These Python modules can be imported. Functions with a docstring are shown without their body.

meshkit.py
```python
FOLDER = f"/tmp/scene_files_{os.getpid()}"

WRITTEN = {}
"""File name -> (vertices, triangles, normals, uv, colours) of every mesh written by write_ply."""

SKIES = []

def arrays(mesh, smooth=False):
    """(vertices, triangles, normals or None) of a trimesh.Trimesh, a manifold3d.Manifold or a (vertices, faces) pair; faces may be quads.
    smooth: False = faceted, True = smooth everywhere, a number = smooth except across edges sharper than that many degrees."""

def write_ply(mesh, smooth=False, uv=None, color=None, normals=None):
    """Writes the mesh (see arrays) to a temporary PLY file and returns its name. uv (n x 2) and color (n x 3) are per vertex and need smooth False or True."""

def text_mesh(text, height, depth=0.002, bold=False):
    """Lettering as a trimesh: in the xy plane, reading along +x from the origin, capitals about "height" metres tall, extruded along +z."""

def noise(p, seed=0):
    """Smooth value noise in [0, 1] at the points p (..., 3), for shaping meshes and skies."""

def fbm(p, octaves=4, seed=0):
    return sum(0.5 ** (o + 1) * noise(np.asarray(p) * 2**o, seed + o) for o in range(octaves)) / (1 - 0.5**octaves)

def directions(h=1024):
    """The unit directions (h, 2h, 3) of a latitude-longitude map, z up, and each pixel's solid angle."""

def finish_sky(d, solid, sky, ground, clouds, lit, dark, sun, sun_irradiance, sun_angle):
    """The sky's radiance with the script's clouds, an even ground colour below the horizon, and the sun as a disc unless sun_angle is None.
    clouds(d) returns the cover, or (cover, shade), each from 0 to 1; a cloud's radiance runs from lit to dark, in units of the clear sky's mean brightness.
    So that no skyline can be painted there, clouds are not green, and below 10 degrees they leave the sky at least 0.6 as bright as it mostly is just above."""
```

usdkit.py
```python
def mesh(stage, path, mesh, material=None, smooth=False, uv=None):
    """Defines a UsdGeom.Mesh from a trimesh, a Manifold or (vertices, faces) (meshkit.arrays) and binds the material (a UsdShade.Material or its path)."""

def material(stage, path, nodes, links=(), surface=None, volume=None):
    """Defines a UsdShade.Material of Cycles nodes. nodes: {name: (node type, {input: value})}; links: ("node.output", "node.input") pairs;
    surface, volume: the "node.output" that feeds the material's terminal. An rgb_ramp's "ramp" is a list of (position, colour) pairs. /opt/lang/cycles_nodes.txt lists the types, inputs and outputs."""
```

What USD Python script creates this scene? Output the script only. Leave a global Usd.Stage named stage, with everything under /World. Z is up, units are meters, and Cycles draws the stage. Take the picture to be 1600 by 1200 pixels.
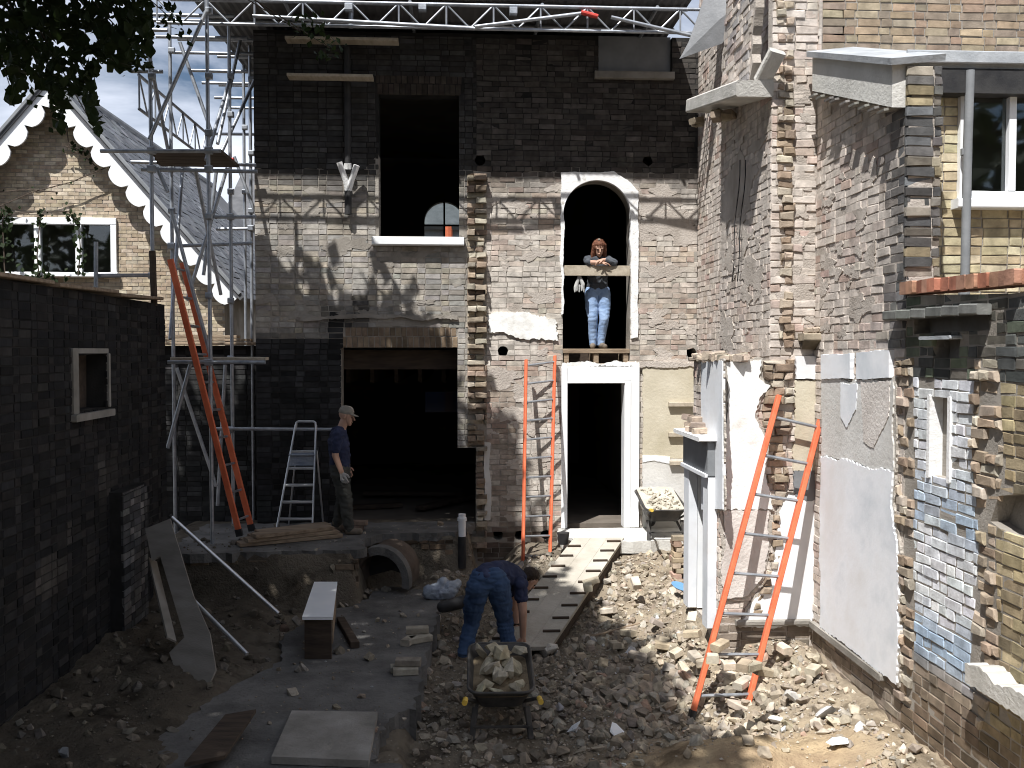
import math, random, numpy as np, trimesh, usdkit, meshkit, manifold3d
from manifold3d import Manifold
from shapely.geometry import Polygon, box as sbox, Point
from shapely.ops import unary_union
from shapely.prepared import prep
from pxr import Usd, UsdGeom, UsdLux, UsdShade, Gf, Sdf, Vt

stage = Usd.Stage.CreateInMemory()
UsdGeom.SetStageUpAxis(stage, 'Z'); UsdGeom.SetStageMetersPerUnit(stage, 1.0)
UsdGeom.Xform.Define(stage, '/World'); UsdGeom.Scope.Define(stage, '/World/Looks')
A = np.array

# ---------------------------------------------------------------- camera
FPX = 1500.0                                   # focal length in pixels of a 1600 x 1200 picture
CAM = A([0.0, 0.0, 3.3])
PSI, THE = math.atan(85 / FPX), math.atan(50 / FPX)
FW = A([math.sin(PSI) * math.cos(THE), math.cos(PSI) * math.cos(THE), -math.sin(THE)])
RT = A([math.cos(PSI), -math.sin(PSI), 0.0])
UP = np.cross(RT, FW)
cam = UsdGeom.Camera.Define(stage, '/World/camera')
cam.CreateHorizontalApertureAttr(36.0); cam.CreateVerticalApertureAttr(27.0)
cam.CreateFocalLengthAttr(36.0 * FPX / 1600)
cam.CreateClippingRangeAttr((0.05, 2000))
cam.CreateExposureAttr(0.6)
_m = Gf.Matrix4d(*[float(x) for x in [*RT, 0, *UP, 0, *(-FW), 0, *CAM, 1]])
cam.AddTransformOp().Set(_m)

# ---------------------------------------------------------------- sun and sky
SUN = A([-0.303, -0.526, 1.0]); SUN /= np.linalg.norm(SUN)
sun = UsdLux.DistantLight.Define(stage, '/World/sun')
sun.CreateIntensityAttr(1.25); sun.CreateAngleAttr(0.5); sun.CreateColorAttr(Gf.Vec3f(1.0, 0.98, 0.95))
sun.CreateNormalizeAttr(True)
_z = SUN; _x = np.cross([0, 0, 1.0], _z); _x /= np.linalg.norm(_x); _y = np.cross(_z, _x)
sun.AddTransformOp().Set(Gf.Matrix4d(*[float(v) for v in [*_x, 0, *_y, 0, *_z, 0, 0, 0, 30, 1]]))
ELEV, ROT = math.asin(SUN[2]), math.atan2(SUN[0], SUN[1])
sky = UsdLux.DomeLight.Define(stage, '/World/sky')
skym = usdkit.material(stage, '/World/Looks/sky_with_clouds', {
    'sky': ('sky_texture', {'sky_type': 'single_scattering', 'sun_disc': False, 'sun_elevation': ELEV, 'sun_rotation': ROT, 'altitude': 50.0, 'air_density': 1.0, 'aerosol_density': 1.0, 'ozone_density': 2.5}),
    'tc': ('texture_coordinate', {}),
    'map': ('mapping', {'scale': (1.0, 1.0, 2.2), 'location': (0.35, 0.1, 0.2)}),
    'n': ('noise_texture', {'scale': 2.6, 'detail': 8.0, 'roughness': 0.58, 'distortion': 0.4}),
    'r': ('rgb_ramp', {'ramp': [(0.0, (0, 0, 0)), (0.38, (0, 0, 0)), (0.60, (1, 1, 1)), (1, (1, 1, 1))]}),
    'mx': ('mix', {'color2': (16, 16.8, 19)}),
    'f': ('math', {'math_type': 'multiply', 'value2': 0.8}),
    'bg': ('background_shader', {'strength': 0.05})},
    [('tc.generated', 'map.vector'), ('map.vector', 'n.vector'), ('n.fac', 'r.fac'), ('r.color', 'f.value1'), ('f.value', 'mx.fac'), ('sky.color', 'mx.color1'), ('mx.color', 'bg.color')], surface='bg.background')
UsdShade.MaterialBindingAPI.Apply(sky.GetPrim()).Bind(skym)
sky.GetPrim().SetCustomDataByKey('kind', 'structure')

# ---------------------------------------------------------------- pixel of the photograph <-> point at a real depth
def ray(px, py): return FW + RT * ((px - 800) / FPX) + UP * ((600 - py) / FPX)
def at(px, py, Y):
    d = ray(px, py); return CAM + d * (Y / d[1])
def atx(px, py, X):
    d = ray(px, py); return CAM + d * (X / d[0])
def atz(px, py, z):
    d = ray(px, py); return CAM + d * ((z - CAM[2]) / d[2])
def pix(P):
    v = np.asarray(P, float) - CAM; d = v @ FW
    return 800 + FPX * (v @ RT) / d, 600 - FPX * (v @ UP) / d, d

# ---------------------------------------------------------------- names, things, parts
USED = {}
def unique(parent, name):
    k = (parent, name); n = USED.get(k, 0); USED[k] = n + 1
    return f'{parent}/{name}' if n == 0 else f'{parent}/{name}_{n:03d}'
def tag(prim, label=None, cat=None, group=None, kind=None):
    for k, v in (('label', label), ('category', cat), ('group', group), ('kind', kind)):
        if v: prim.SetCustomDataByKey(k, v)
class T:
    """A thing: an Xform at its base, whose parts are given in world coordinates."""
    def __init__(s, name, loc=(0, 0, 0), label=None, cat=None, group=None, kind=None):
        s.path, s.loc = unique('/World', name), A(loc, float)
        x = UsdGeom.Xform.Define(stage, s.path); x.AddTranslateOp().Set(Gf.Vec3d(*map(float, s.loc)))
        tag(x.GetPrim(), label, cat, group, kind)
    def part(s, name, mesh, mat, under=None, label=None, kind=None, smooth=False, tint=None):
        p = unique(under or s.path, name)
        emit(p, mesh, mat, s.loc, smooth, tint); tag(stage.GetPrimAtPath(p), label, None, None, kind)
        return p
def solo(name, mesh, mat, label=None, cat=None, group=None, kind=None, smooth=False, tint=None):
    p = unique('/World', name); emit(p, mesh, mat, A([0, 0, 0.]), smooth, tint); tag(stage.GetPrimAtPath(p), label, cat, group, kind); return p
def emit(path, mesh, mat, loc, smooth=False, tint=None):
    if isinstance(mesh, MB): tint = mesh.tints() if tint is None else tint; mesh = mesh.mesh()
    v, f, n = meshkit.arrays(mesh, smooth)
    m = UsdGeom.Mesh.Define(stage, path)
    m.CreatePointsAttr(Vt.Vec3fArray.FromNumpy((v - loc).astype(np.float32)))
    m.CreateFaceVertexCountsAttr(Vt.IntArray.FromNumpy(np.full(len(f), 3, np.int32)))
    m.CreateFaceVertexIndicesAttr(Vt.IntArray.FromNumpy(f.astype(np.int32).ravel()))
    m.CreateSubdivisionSchemeAttr('none')
    if n is not None:
        m.CreateNormalsAttr(Vt.Vec3fArray.FromNumpy(n.astype(np.float32))); m.SetNormalsInterpolation('vertex')
    if tint is not None and (np.ndim(tint) == 1 or len(tint) == len(v)):
        tint = np.broadcast_to(np.asarray(tint, np.float32), (len(v), 3)).copy()
        UsdGeom.PrimvarsAPI(m).CreatePrimvar('tint', Sdf.ValueTypeNames.Color3fArray, 'vertex').Set(Vt.Vec3fArray.FromNumpy(tint))
    UsdShade.MaterialBindingAPI.Apply(m.GetPrim()).Bind(UsdShade.Material.Get(stage, mat) if isinstance(mat, str) else mat)

# ---------------------------------------------------------------- mesh builder
def frame_of(d):
    d = A(d, float); d = d / np.linalg.norm(d)
    a = A([0, 0, 1.0]) if abs(d[2]) < 0.95 else A([1.0, 0, 0])
    u = np.cross(a, d); u /= np.linalg.norm(u); return u, np.cross(d, u), d
class MB:
    def __init__(s): s.V, s.F, s.C, s.n = [], [], [], 0
    def add(s, v, f, c=(1, 1, 1)):
        v, f = np.asarray(v, float), np.asarray(f, int)
        if f.shape[1] == 4: f = np.vstack([f[:, [0, 1, 2]], f[:, [0, 2, 3]]])
        s.V.append(v); s.F.append(f + s.n); s.C.append(np.broadcast_to(np.asarray(c, float), (len(v), 3))); s.n += len(v); return s
    def tri(s, m, c=(1, 1, 1)):
        v, f, _ = meshkit.arrays(m); return s.add(v, f, c)
    def mesh(s): return np.vstack(s.V), np.vstack(s.F)
    def tints(s): return np.vstack(s.C)
    def bar(s, p0, p1, w, h, c=(1, 1, 1), side=None, bev=0.0):
        """Bar from p0 to p1: w along the side direction, h across it."""
        p0, p1 = A(p0, float), A(p1, float); d = p1 - p0; L = np.linalg.norm(d); d = d / L
        if side is None: u, v, _ = frame_of(d)
        else:
            u = A(side, float); u = u - d * (u @ d); u /= np.linalg.norm(u); v = np.cross(d, u)
        b = min(bev, w * .4, h * .4)
        ring = [(-w/2+b, -h/2), (w/2-b, -h/2), (w/2, -h/2+b), (w/2, h/2-b), (w/2-b, h/2), (-w/2+b, h/2), (-w/2, h/2-b), (-w/2, -h/2+b)] if b > 0 else [(-w/2, -h/2), (w/2, -h/2), (w/2, h/2), (-w/2, h/2)]
        k = len(ring); vs = [q + u * a + v * e for q in (p0, p1) for a, e in ring]; fs = []
        for i in range(k):
            j = (i + 1) % k; fs += [(i, j, k + j), (i, k + j, k + i)]
        for i in range(1, k - 1): fs += [(0, i + 1, i), (k, k + i, k + i + 1)]
        return s.add(vs, fs, c)
    def box(s, lo, hi, c=(1, 1, 1), bev=0.0):
        lo, hi = A(lo, float), A(hi, float); m = (lo + hi) / 2
        return s.bar((lo[0], m[1], m[2]), (hi[0], m[1], m[2]), hi[1] - lo[1], hi[2] - lo[2], c, (0, 1, 0), bev)
    def tube(s, p0, p1, r, n=8, c=(1, 1, 1), r1=None):
        p0, p1 = A(p0, float), A(p1, float); u, v, d = frame_of(p1 - p0); r1 = r if r1 is None else r1
        t = np.arange(n) * 2 * np.pi / n; o = np.cos(t)[:, None] * u + np.sin(t)[:, None] * v
        vs = np.vstack([p0 + o * r, p1 + o * r1]); fs = []
        for i in range(n):
            j = (i + 1) % n; fs += [(i, j, n + j), (i, n + j, n + i)]
        for i in range(1, n - 1): fs += [(0, i + 1, i), (n, n + i, n + i + 1)]
        return s.add(vs, fs, c)
    def path(s, pts, r, n=8, c=(1, 1, 1)):
        pts = A(pts, float); rs = np.broadcast_to(r, len(pts)); rings = []
        for i, p in enumerate(pts):
            d = pts[min(i + 1, len(pts) - 1)] - pts[max(i - 1, 0)]; u, v, _ = frame_of(d)
            if rings and (u @ lu) < 0: u, v = -u, -v
            lu = u; t = np.arange(n) * 2 * np.pi / n
            rings.append(p + (np.cos(t)[:, None] * u + np.sin(t)[:, None] * v) * rs[i])
        fs = []
        for k in range(len(pts) - 1):
            for i in range(n):
                j = (i + 1) % n; fs += [(k*n+i, k*n+j, (k+1)*n+j), (k*n+i, (k+1)*n+j, (k+1)*n+i)]
        e = (len(pts) - 1) * n
        for i in range(1, n - 1): fs += [(0, i + 1, i), (e, e + i, e + i + 1)]
        return s.add(np.vstack(rings), fs, c)
    def quad(s, a, b, c_, d, t, c=(1, 1, 1)):
        """Slab with the face a b c d (counter-clockwise from its front), t thick behind the face."""
        a, b, c_, d = (A(q, float) for q in (a, b, c_, d)); n = np.cross(b - a, d - a); n /= np.linalg.norm(n)
        vs = [a, b, c_, d] + [q - n * t for q in (a, b, c_, d)]
        return s.add(vs, [(0, 1, 2, 3), (7, 6, 5, 4), (0, 4, 5, 1), (1, 5, 6, 2), (2, 6, 7, 3), (3, 7, 4, 0)], c)

# ---------------------------------------------------------------- materials
L = '/World/Looks/'
def mat(name, c1, c2=None, scale=6.0, rough=0.85, bump=0.3, bscale=None, tint=False, metal=0.0, spec=0.3, stretch=(1, 1, 1), detail=6.0, dist=0.02, c3=None, thr=(0.3, 0.7), transl=None):
    c2 = c2 or c1
    if tint: c1, c2 = (c1 if not np.isscalar(c1) else (c1,)*3), (c2 if not np.isscalar(c2) else (c2,)*3)
    ramp = [(0, c1), (thr[0], c1), (thr[1], c2), (1, c2)] if c3 is None else [(0, c1), (thr[0], c1), (0.5, c2), (thr[1], c3), (1, c3)]
    nodes = {'g': ('geometry', {}), 'mp': ('mapping', {'scale': stretch}), 'n': ('noise_texture', {'scale': scale, 'detail': detail, 'roughness': 0.6}),
             'r': ('rgb_ramp', {'ramp': ramp}), 'p': ('principled_bsdf', {'roughness': rough, 'metallic': metal, 'specular_ior_level': spec}),
             'n2': ('noise_texture', {'scale': bscale or scale * 5, 'detail': 5.0, 'roughness': 0.65}), 'b': ('bump', {'strength': bump, 'distance': dist})}
    links = [('g.position', 'mp.vector'), ('mp.vector', 'n.vector'), ('n.fac', 'r.fac'), ('mp.vector', 'n2.vector'), ('n2.fac', 'b.height'), ('b.normal', 'p.normal')]
    col = 'r.color'
    if tint:
        nodes['a'] = ('attribute', {'attribute': 'tint'}); nodes['mx'] = ('mix', {'mix_type': 'multiply', 'fac': 1.0})
        links += [('a.color', 'mx.color1'), ('r.color', 'mx.color2')]; col = 'mx.color'
    links.append((col, 'p.base_color')); surf = 'p.BSDF'
    if transl:
        nodes['t'] = ('translucent_bsdf', {'color': transl}); nodes['ms'] = ('mix_closure', {'fac': 0.35}); links += [('p.BSDF', 'ms.closure1'), ('t.BSDF', 'ms.closure2')]; surf = 'ms.closure'
    return usdkit.material(stage, L + name, nodes, links, surface=surf)
M = {}
M['brick'] = mat('brick', 0.62, 1.25, 9, 0.92, 0.7, 60, tint=True, dist=0.006, spec=0.2)
M['rubble'] = mat('rubble', 0.6, 1.3, 14, 0.95, 0.6, 60, tint=True, dist=0.008, spec=0.2)
M['mortar'] = mat('mortar', (0.20, 0.18, 0.155), (0.38, 0.35, 0.31), 3, 0.95, 0.8, 50, dist=0.012, spec=0.2)
M['mortar_pale'] = mat('mortar_pale', (0.34, 0.30, 0.26), (0.54, 0.49, 0.44), 3, 0.95, 0.9, 45, dist=0.015, spec=0.2)
M['mortar_dark'] = mat('mortar_dark', (0.012, 0.012, 0.012), (0.04, 0.038, 0.036), 3, 0.95, 0.8, 50, dist=0.012, spec=0.2)
M['slate'] = mat('slate', 0.7, 1.2, 5, 0.6, 0.3, 40, tint=True, spec=0.4)
M['paint'] = mat('white_paint', (0.74, 0.76, 0.78), (0.82, 0.83, 0.83), 5, 0.5, 0.1, 60, spec=0.4)
M['paint_worn'] = mat('worn_white_paint', (0.50, 0.47, 0.42), (0.80, 0.80, 0.79), 7, 0.65, 0.4, 40, thr=(0.28, 0.42))
M['plaster_white'] = mat('white_plaster', (0.58, 0.56, 0.51), (0.82, 0.82, 0.80), 2.4, 0.8, 0.35, 22, thr=(0.3, 0.46))
M['scratch'] = mat('scratch_coat', (0.34, 0.31, 0.27), (0.50, 0.46, 0.41), 6, 0.95, 0.8, 40)
M['plaster_cream'] = mat('cream_plaster', (0.46, 0.415, 0.31), (0.61, 0.56, 0.45), 2.2, 0.85, 0.3, 25)
M['plaster_grey'] = mat('grey_plaster', (0.50, 0.485, 0.455), (0.68, 0.675, 0.655), 2.0, 0.85, 0.35, 25)
M['plaster_blue'] = mat('blue_grey_plaster', (0.58, 0.62, 0.66), (0.76, 0.78, 0.81), 1.6, 0.6, 0.12, 14, c3=(0.68, 0.68, 0.68))
M['plaster_pink'] = mat('pinkish_plaster', (0.50, 0.455, 0.42), (0.70, 0.66, 0.62), 2.6, 0.9, 0.5, 30)
M['slate_grey'] = mat('slate_grey_paint', (0.17, 0.18, 0.19), (0.24, 0.25, 0.26), 4, 0.7, 0.15, 40)
M['concrete'] = mat('concrete', (0.16, 0.15, 0.13), (0.34, 0.32, 0.29), 2.2, 0.92, 0.6, 40, dist=0.012)
M['concrete_pale'] = mat('pale_concrete', (0.46, 0.45, 0.42), (0.66, 0.65, 0.61), 2.4, 0.9, 0.5, 35)
M['concrete_old'] = mat('old_concrete_path', (0.075, 0.072, 0.068), (0.19, 0.183, 0.172), 2.6, 0.95, 0.9, 28, dist=0.02)
M['soil'] = mat('soil_and_grit', (0.055, 0.044, 0.033), (0.20, 0.17, 0.13), 2.3, 0.98, 1.0, 34, dist=0.035, detail=10, c3=(0.125, 0.10, 0.078), spec=0.15, tint=True)
M['galv'] = mat('galvanised_steel', (0.24, 0.26, 0.29), (0.44, 0.46, 0.49), 9, 0.48, 0.1, 60, metal=0.7, spec=0.5)
M['alu'] = mat('aluminium', (0.55, 0.57, 0.60), (0.72, 0.73, 0.75), 8, 0.35, 0.05, 60, metal=0.8, spec=0.5)
M['orange'] = mat('orange_paint', (0.62, 0.125, 0.055), (0.72, 0.19, 0.09), 10, 0.5, 0.1, 60, spec=0.4)
M['red'] = mat('red_paint', (0.5, 0.05, 0.04), (0.6, 0.08, 0.06), 10, 0.5, 0.1, 60)
M['wood'] = mat('timber', (0.17, 0.12, 0.08), (0.36, 0.28, 0.20), 2.6, 0.85, 0.4, 20, stretch=(1, 6, 6))
M['wood_pale'] = mat('pale_timber', (0.34, 0.29, 0.22), (0.52, 0.46, 0.37), 2.6, 0.85, 0.4, 20, stretch=(6, 1, 6))
M['wood_dark'] = mat('dark_timber', (0.035, 0.026, 0.02), (0.09, 0.065, 0.047), 3, 0.85, 0.4, 20, stretch=(1, 6, 6))
M['ply'] = mat('plywood', (0.19, 0.17, 0.145), (0.30, 0.275, 0.24), 1.8, 0.8, 0.25, 30, stretch=(1, 1, 5))
M['ramp'] = mat('dusty_ramp_board', (0.33, 0.30, 0.25), (0.50, 0.47, 0.41), 2.2, 0.9, 0.5, 30)
M['black'] = mat('black_plastic', (0.018, 0.018, 0.02), (0.045, 0.044, 0.043), 6, 0.6, 0.2, 40)
M['steel_dark'] = mat('dirty_black_steel', (0.025, 0.025, 0.026), (0.10, 0.092, 0.082), 6, 0.6, 0.3, 40)
M['yellow'] = mat('yellow_rubber', (0.55, 0.36, 0.05), (0.66, 0.46, 0.09), 8, 0.6, 0.1, 60)
M['tarp'] = mat('grey_tarpaulin', (0.16, 0.165, 0.17), (0.27, 0.275, 0.285), 2, 0.55, 0.4, 12)
M['roof_sheet'] = mat('roof_sheeting', (0.06, 0.062, 0.065), (0.12, 0.12, 0.125), 2, 0.6, 0.2, 20)
M['interior'] = mat('dark_interior', (0.10, 0.085, 0.07), (0.17, 0.145, 0.12), 2, 0.95, 0.3, 20)
M['stone_pale'] = mat('pale_stone', (0.36, 0.35, 0.32), (0.60, 0.58, 0.54), 3, 0.9, 0.6, 30)
M['lead'] = mat('lead_flashing', (0.24, 0.26, 0.28), (0.44, 0.46, 0.48), 3, 0.55, 0.4, 18)
M['clay'] = mat('clay_pipe', (0.06, 0.045, 0.034), (0.13, 0.10, 0.08), 4, 0.85, 0.4, 30)
M['denim'] = mat('blue_denim', (0.16, 0.25, 0.42), (0.32, 0.43, 0.62), 7, 0.9, 0.3, 60, dist=0.01)
M['denim_dark'] = mat('dark_denim', (0.022, 0.045, 0.10), (0.05, 0.09, 0.17), 7, 0.9, 0.3, 60, dist=0.01)
M['navy'] = mat('navy_cotton', (0.018, 0.022, 0.05), (0.04, 0.05, 0.10), 6, 0.95, 0.3, 40)
M['grey_cloth'] = mat('grey_cloth', (0.045, 0.05, 0.06), (0.09, 0.10, 0.115), 6, 0.95, 0.3, 40)
M['trouser'] = mat('dusty_work_trousers', (0.035, 0.038, 0.035), (0.085, 0.085, 0.075), 5, 0.95, 0.3, 40)
M['cap'] = mat('beige_cap', (0.20, 0.185, 0.155), (0.27, 0.25, 0.215), 10, 0.9, 0.2, 60)
M['glove'] = mat('grey_glove', (0.28, 0.28, 0.27), (0.42, 0.42, 0.41), 10, 0.9, 0.3, 60)
M['skin'] = mat('skin', (0.40, 0.235, 0.165), (0.50, 0.31, 0.23), 8, 0.55, 0.1, 80, spec=0.35)
M['hair'] = mat('reddish_hair', (0.09, 0.033, 0.018), (0.19, 0.075, 0.04), 14, 0.6, 0.5, 60, stretch=(3, 3, 1))
M['hair_dark'] = mat('dark_hair', (0.02, 0.014, 0.01), (0.045, 0.03, 0.022), 14, 0.7, 0.5, 60)
M['shoe'] = mat('dusty_shoe', (0.10, 0.08, 0.06), (0.22, 0.18, 0.14), 8, 0.85, 0.3, 50)
M['leaf'] = mat('leaf', (0.010, 0.018, 0.006), (0.026, 0.042, 0.014), 5, 0.6, 0.1, 40, transl=(0.02, 0.032, 0.008), spec=0.15)
M['bark'] = mat('bark', (0.05, 0.038, 0.028), (0.13, 0.10, 0.078), 5, 0.95, 0.8, 20, stretch=(3, 3, 0.6))
M['bag'] = mat('translucent_bag', (0.20, 0.235, 0.30), (0.38, 0.42, 0.47), 5, 0.25, 0.6, 18, spec=0.5)
M['blue_plastic'] = mat('blue_plastic', (0.12, 0.28, 0.50), (0.18, 0.36, 0.58), 5, 0.5, 0.1, 20)
M['cement'] = mat('dried_cement', (0.36, 0.33, 0.27), (0.56, 0.52, 0.44), 5, 0.9, 0.6, 30)
M['glass'] = usdkit.material(stage, L + 'window_glass', {'t': ('transparent_bsdf', {'color': (0.85, 0.9, 0.9)}), 'g': ('glossy_bsdf', {'roughness': 0.03, 'color': (0.9, 0.9, 0.9)}), 'f': ('fresnel', {'IOR': 1.7}), 'm': ('mix_closure', {})},
    [('f.fac', 'm.fac'), ('t.BSDF', 'm.closure1'), ('g.BSDF', 'm.closure2')], surface='m.closure')
M['film'] = usdkit.material(stage, L + 'tinted_pane', {'t': ('transparent_bsdf', {'color': (0.035, 0.05, 0.085)}), 'g': ('glossy_bsdf', {'roughness': 0.1, 'color': (0.5, 0.5, 0.5)}), 'm': ('mix_closure', {'fac': 0.04})},
    [('t.BSDF', 'm.closure1'), ('g.BSDF', 'm.closure2')], surface='m.closure')
M['bulb'] = usdkit.material(stage, L + 'lit_bulb', {'e': ('emission', {'color': (1.0, 0.75, 0.5), 'strength': 14.0})}, [], surface='e.emission')

# ---------------------------------------------------------------- masonry
class Plane:
    """A wall plane: u along it, v up, n out of it."""
    def __init__(s, O, U, V=(0, 0, 1)):
        s.O, s.U, s.V = A(O, float), A(U, float), A(V, float); s.N = np.cross(s.U, s.V)
    def p(s, u, v, n=0.0): return s.O + np.multiply.outer(u, s.U) + np.multiply.outer(v, s.V) + np.multiply.outer(n, s.N)
    def uv(s, P): d = A(P) - s.O; return d @ s.U, d @ s.V
    def px(s, x, y):
        """Where the sight line through this pixel of the photograph meets the plane."""
        d = ray(x, y); t = ((s.O - CAM) @ s.N) / (d @ s.N); return s.uv(CAM + d * t)
    def poly(s, pts): return Polygon([s.px(*q) for q in pts])
    def rect(s, x0, y0, x1, y1):
        (a, b), (c, d) = s.px(x0, y1), s.px(x1, y0); return sbox(min(a, c), min(b, d), max(a, c), max(b, d))
def prism(pl, ring, n0, n1, bev, rng=None, jit=0.0):
    """A piece with the outline ring (counter-clockwise): from n0 below to n1 above the plane, front edges bevelled."""
    ring = A(ring, float); k = len(ring); c = ring.mean(0)
    d = c - ring; ln = np.linalg.norm(d, axis=1, keepdims=True); inn = ring + d / np.maximum(ln, 1e-6) * bev * 1.4
    j = lambda: (rng.uniform(-jit, jit, k) if jit else np.zeros(k))
    tilt = j() * 0.4
    V = np.vstack([pl.p(ring[:, 0], ring[:, 1], np.full(k, n0)), pl.p(ring[:, 0] + j(), ring[:, 1] + j(), n1 - bev + tilt), pl.p(inn[:, 0] + j(), inn[:, 1] + j(), n1 + tilt)])
    F = []
    for r in (0, 1):
        for i in range(k):
            q = (i + 1) % k; a = r * k; F += [(a + i, a + q, a + k + q), (a + i, a + k + q, a + k + i)]
    F += [(2*k, 2*k + i, 2*k + i + 1) for i in range(1, k - 1)]
    return V, A(F)
def lay(pl, mask, tint, seed=0, bw=0.215, bh=0.065, gap=0.011, prot=(0.004, 0.013), bond='flemish', bev=0.004, jit=0.0025, depth=0.02, miss=0.0, wob=0.004, start=0.0):
    """Lays bricks over the mask. Returns (vertices, faces, tint, centre, visible size in pixels)."""
    rng = np.random.default_rng(seed); u0, v0, u1, v1 = mask.bounds; out = []; pm = prep(mask)
    row = 0; v = math.floor((v0 - start) / (bh + gap)) * (bh + gap) + start
    while v < v1:
        u = u0 - bw * (0.5 if row % 2 else 0.0) - rng.uniform(0, 0.03); k = row % 2
        while u < u1:
            w = bw if (bond != 'flemish' or (k % 2 == 0)) else (bw - gap) / 2
            if bond == 'old' and rng.random() < 0.3: w = (bw - gap) / 2
            a, b, c, d = u, u + w, v, v + bh; u += w + gap; k += 1
            if rng.random() < miss: continue
            dv = rng.uniform(-wob, wob, 4); ring = A([(a, c + dv[0]), (b, c + dv[1]), (b, d + dv[2]), (a, d + dv[3])])
            q = Polygon(ring)
            if not pm.intersects(q): continue
            if not pm.contains(q):
                r = q.intersection(mask); h = r.convex_hull
                if r.area < 0.2 * q.area or r.area < 0.8 * h.area or h.geom_type != 'Polygon': continue
                ring = A(h.exterior.coords)[:-1]
                if not h.exterior.is_ccw: ring = ring[::-1]
            V, F = prism(pl, ring, -depth, rng.uniform(*prot), bev, rng, jit)
            cen = pl.p(*ring.mean(0)); col = tint(cen, rng)
            x, y, dd = pix(cen); ok = -20 < x < 1620 and -20 < y < 1220 and dd > 0.5
            out.append((V, F, col, cen, (FPX / dd) ** 2 * Polygon(ring).area if ok else 0.0))
        v += bh + gap; row += 1
    return out
def place(thing, bricks, name='brick', under=None, limit=300, mat='brick', rest='small_bricks'):
    """The pieces that show largest become parts of their own; the rest one part."""
    order = sorted(range(len(bricks)), key=lambda i: -bricks[i][4]); single = set(i for i in order[:limit] if bricks[i][4] > 55)
    m = MB()
    for i, b in enumerate(bricks):
        if i in single: thing.part(name, (b[0], b[1]), M[mat], under=under, tint=b[2])
        else: m.add(b[0], b[1], b[2])
    if m.n: thing.part(rest, m, M[mat], under=under, kind='stuff')
def body(pl, mask, thick, front=0.0):
    """The wall's mass behind the bricks."""
    m = MB()
    for g in getattr(mask, 'geoms', [mask]):
        e = trimesh.creation.extrude_polygon(g, thick, engine='earcut'); v = A(e.vertices)
        m.add(pl.p(v[:, 0], v[:, 1], v[:, 2] - thick + front), e.faces)
    return m
def ragged(poly, step=0.05, amp=0.02, seed=0, keep=()):
    """An outline with broken edges."""
    rng = np.random.default_rng(seed); c = A(poly.exterior.coords)[:-1]; out = []
    for i in range(len(c)):
        a, b = c[i], c[(i + 1) % len(c)]; n = max(1, int(np.linalg.norm(b - a) / step)); nr = A([-(b - a)[1], (b - a)[0]]); nr = nr / max(np.linalg.norm(nr), 1e-9)
        for k in range(n):
            p = a + (b - a) * k / n; out.append(p + (nr * rng.normal(0, amp) if i not in keep and k else 0))
    p = Polygon(out).buffer(0); return max(p.geoms, key=lambda g: g.area) if p.geom_type == 'MultiPolygon' else p
def patch(pl, poly, n0, n1, seed=0, amp=0.02, step=0.05, keep=()):
    g = ragged(ragged(poly, .16, amp * 1.3, seed), step * .45, amp * .45, seed + 500, keep) if amp else poly
    return body(pl, g, n1 - n0, n1)
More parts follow.
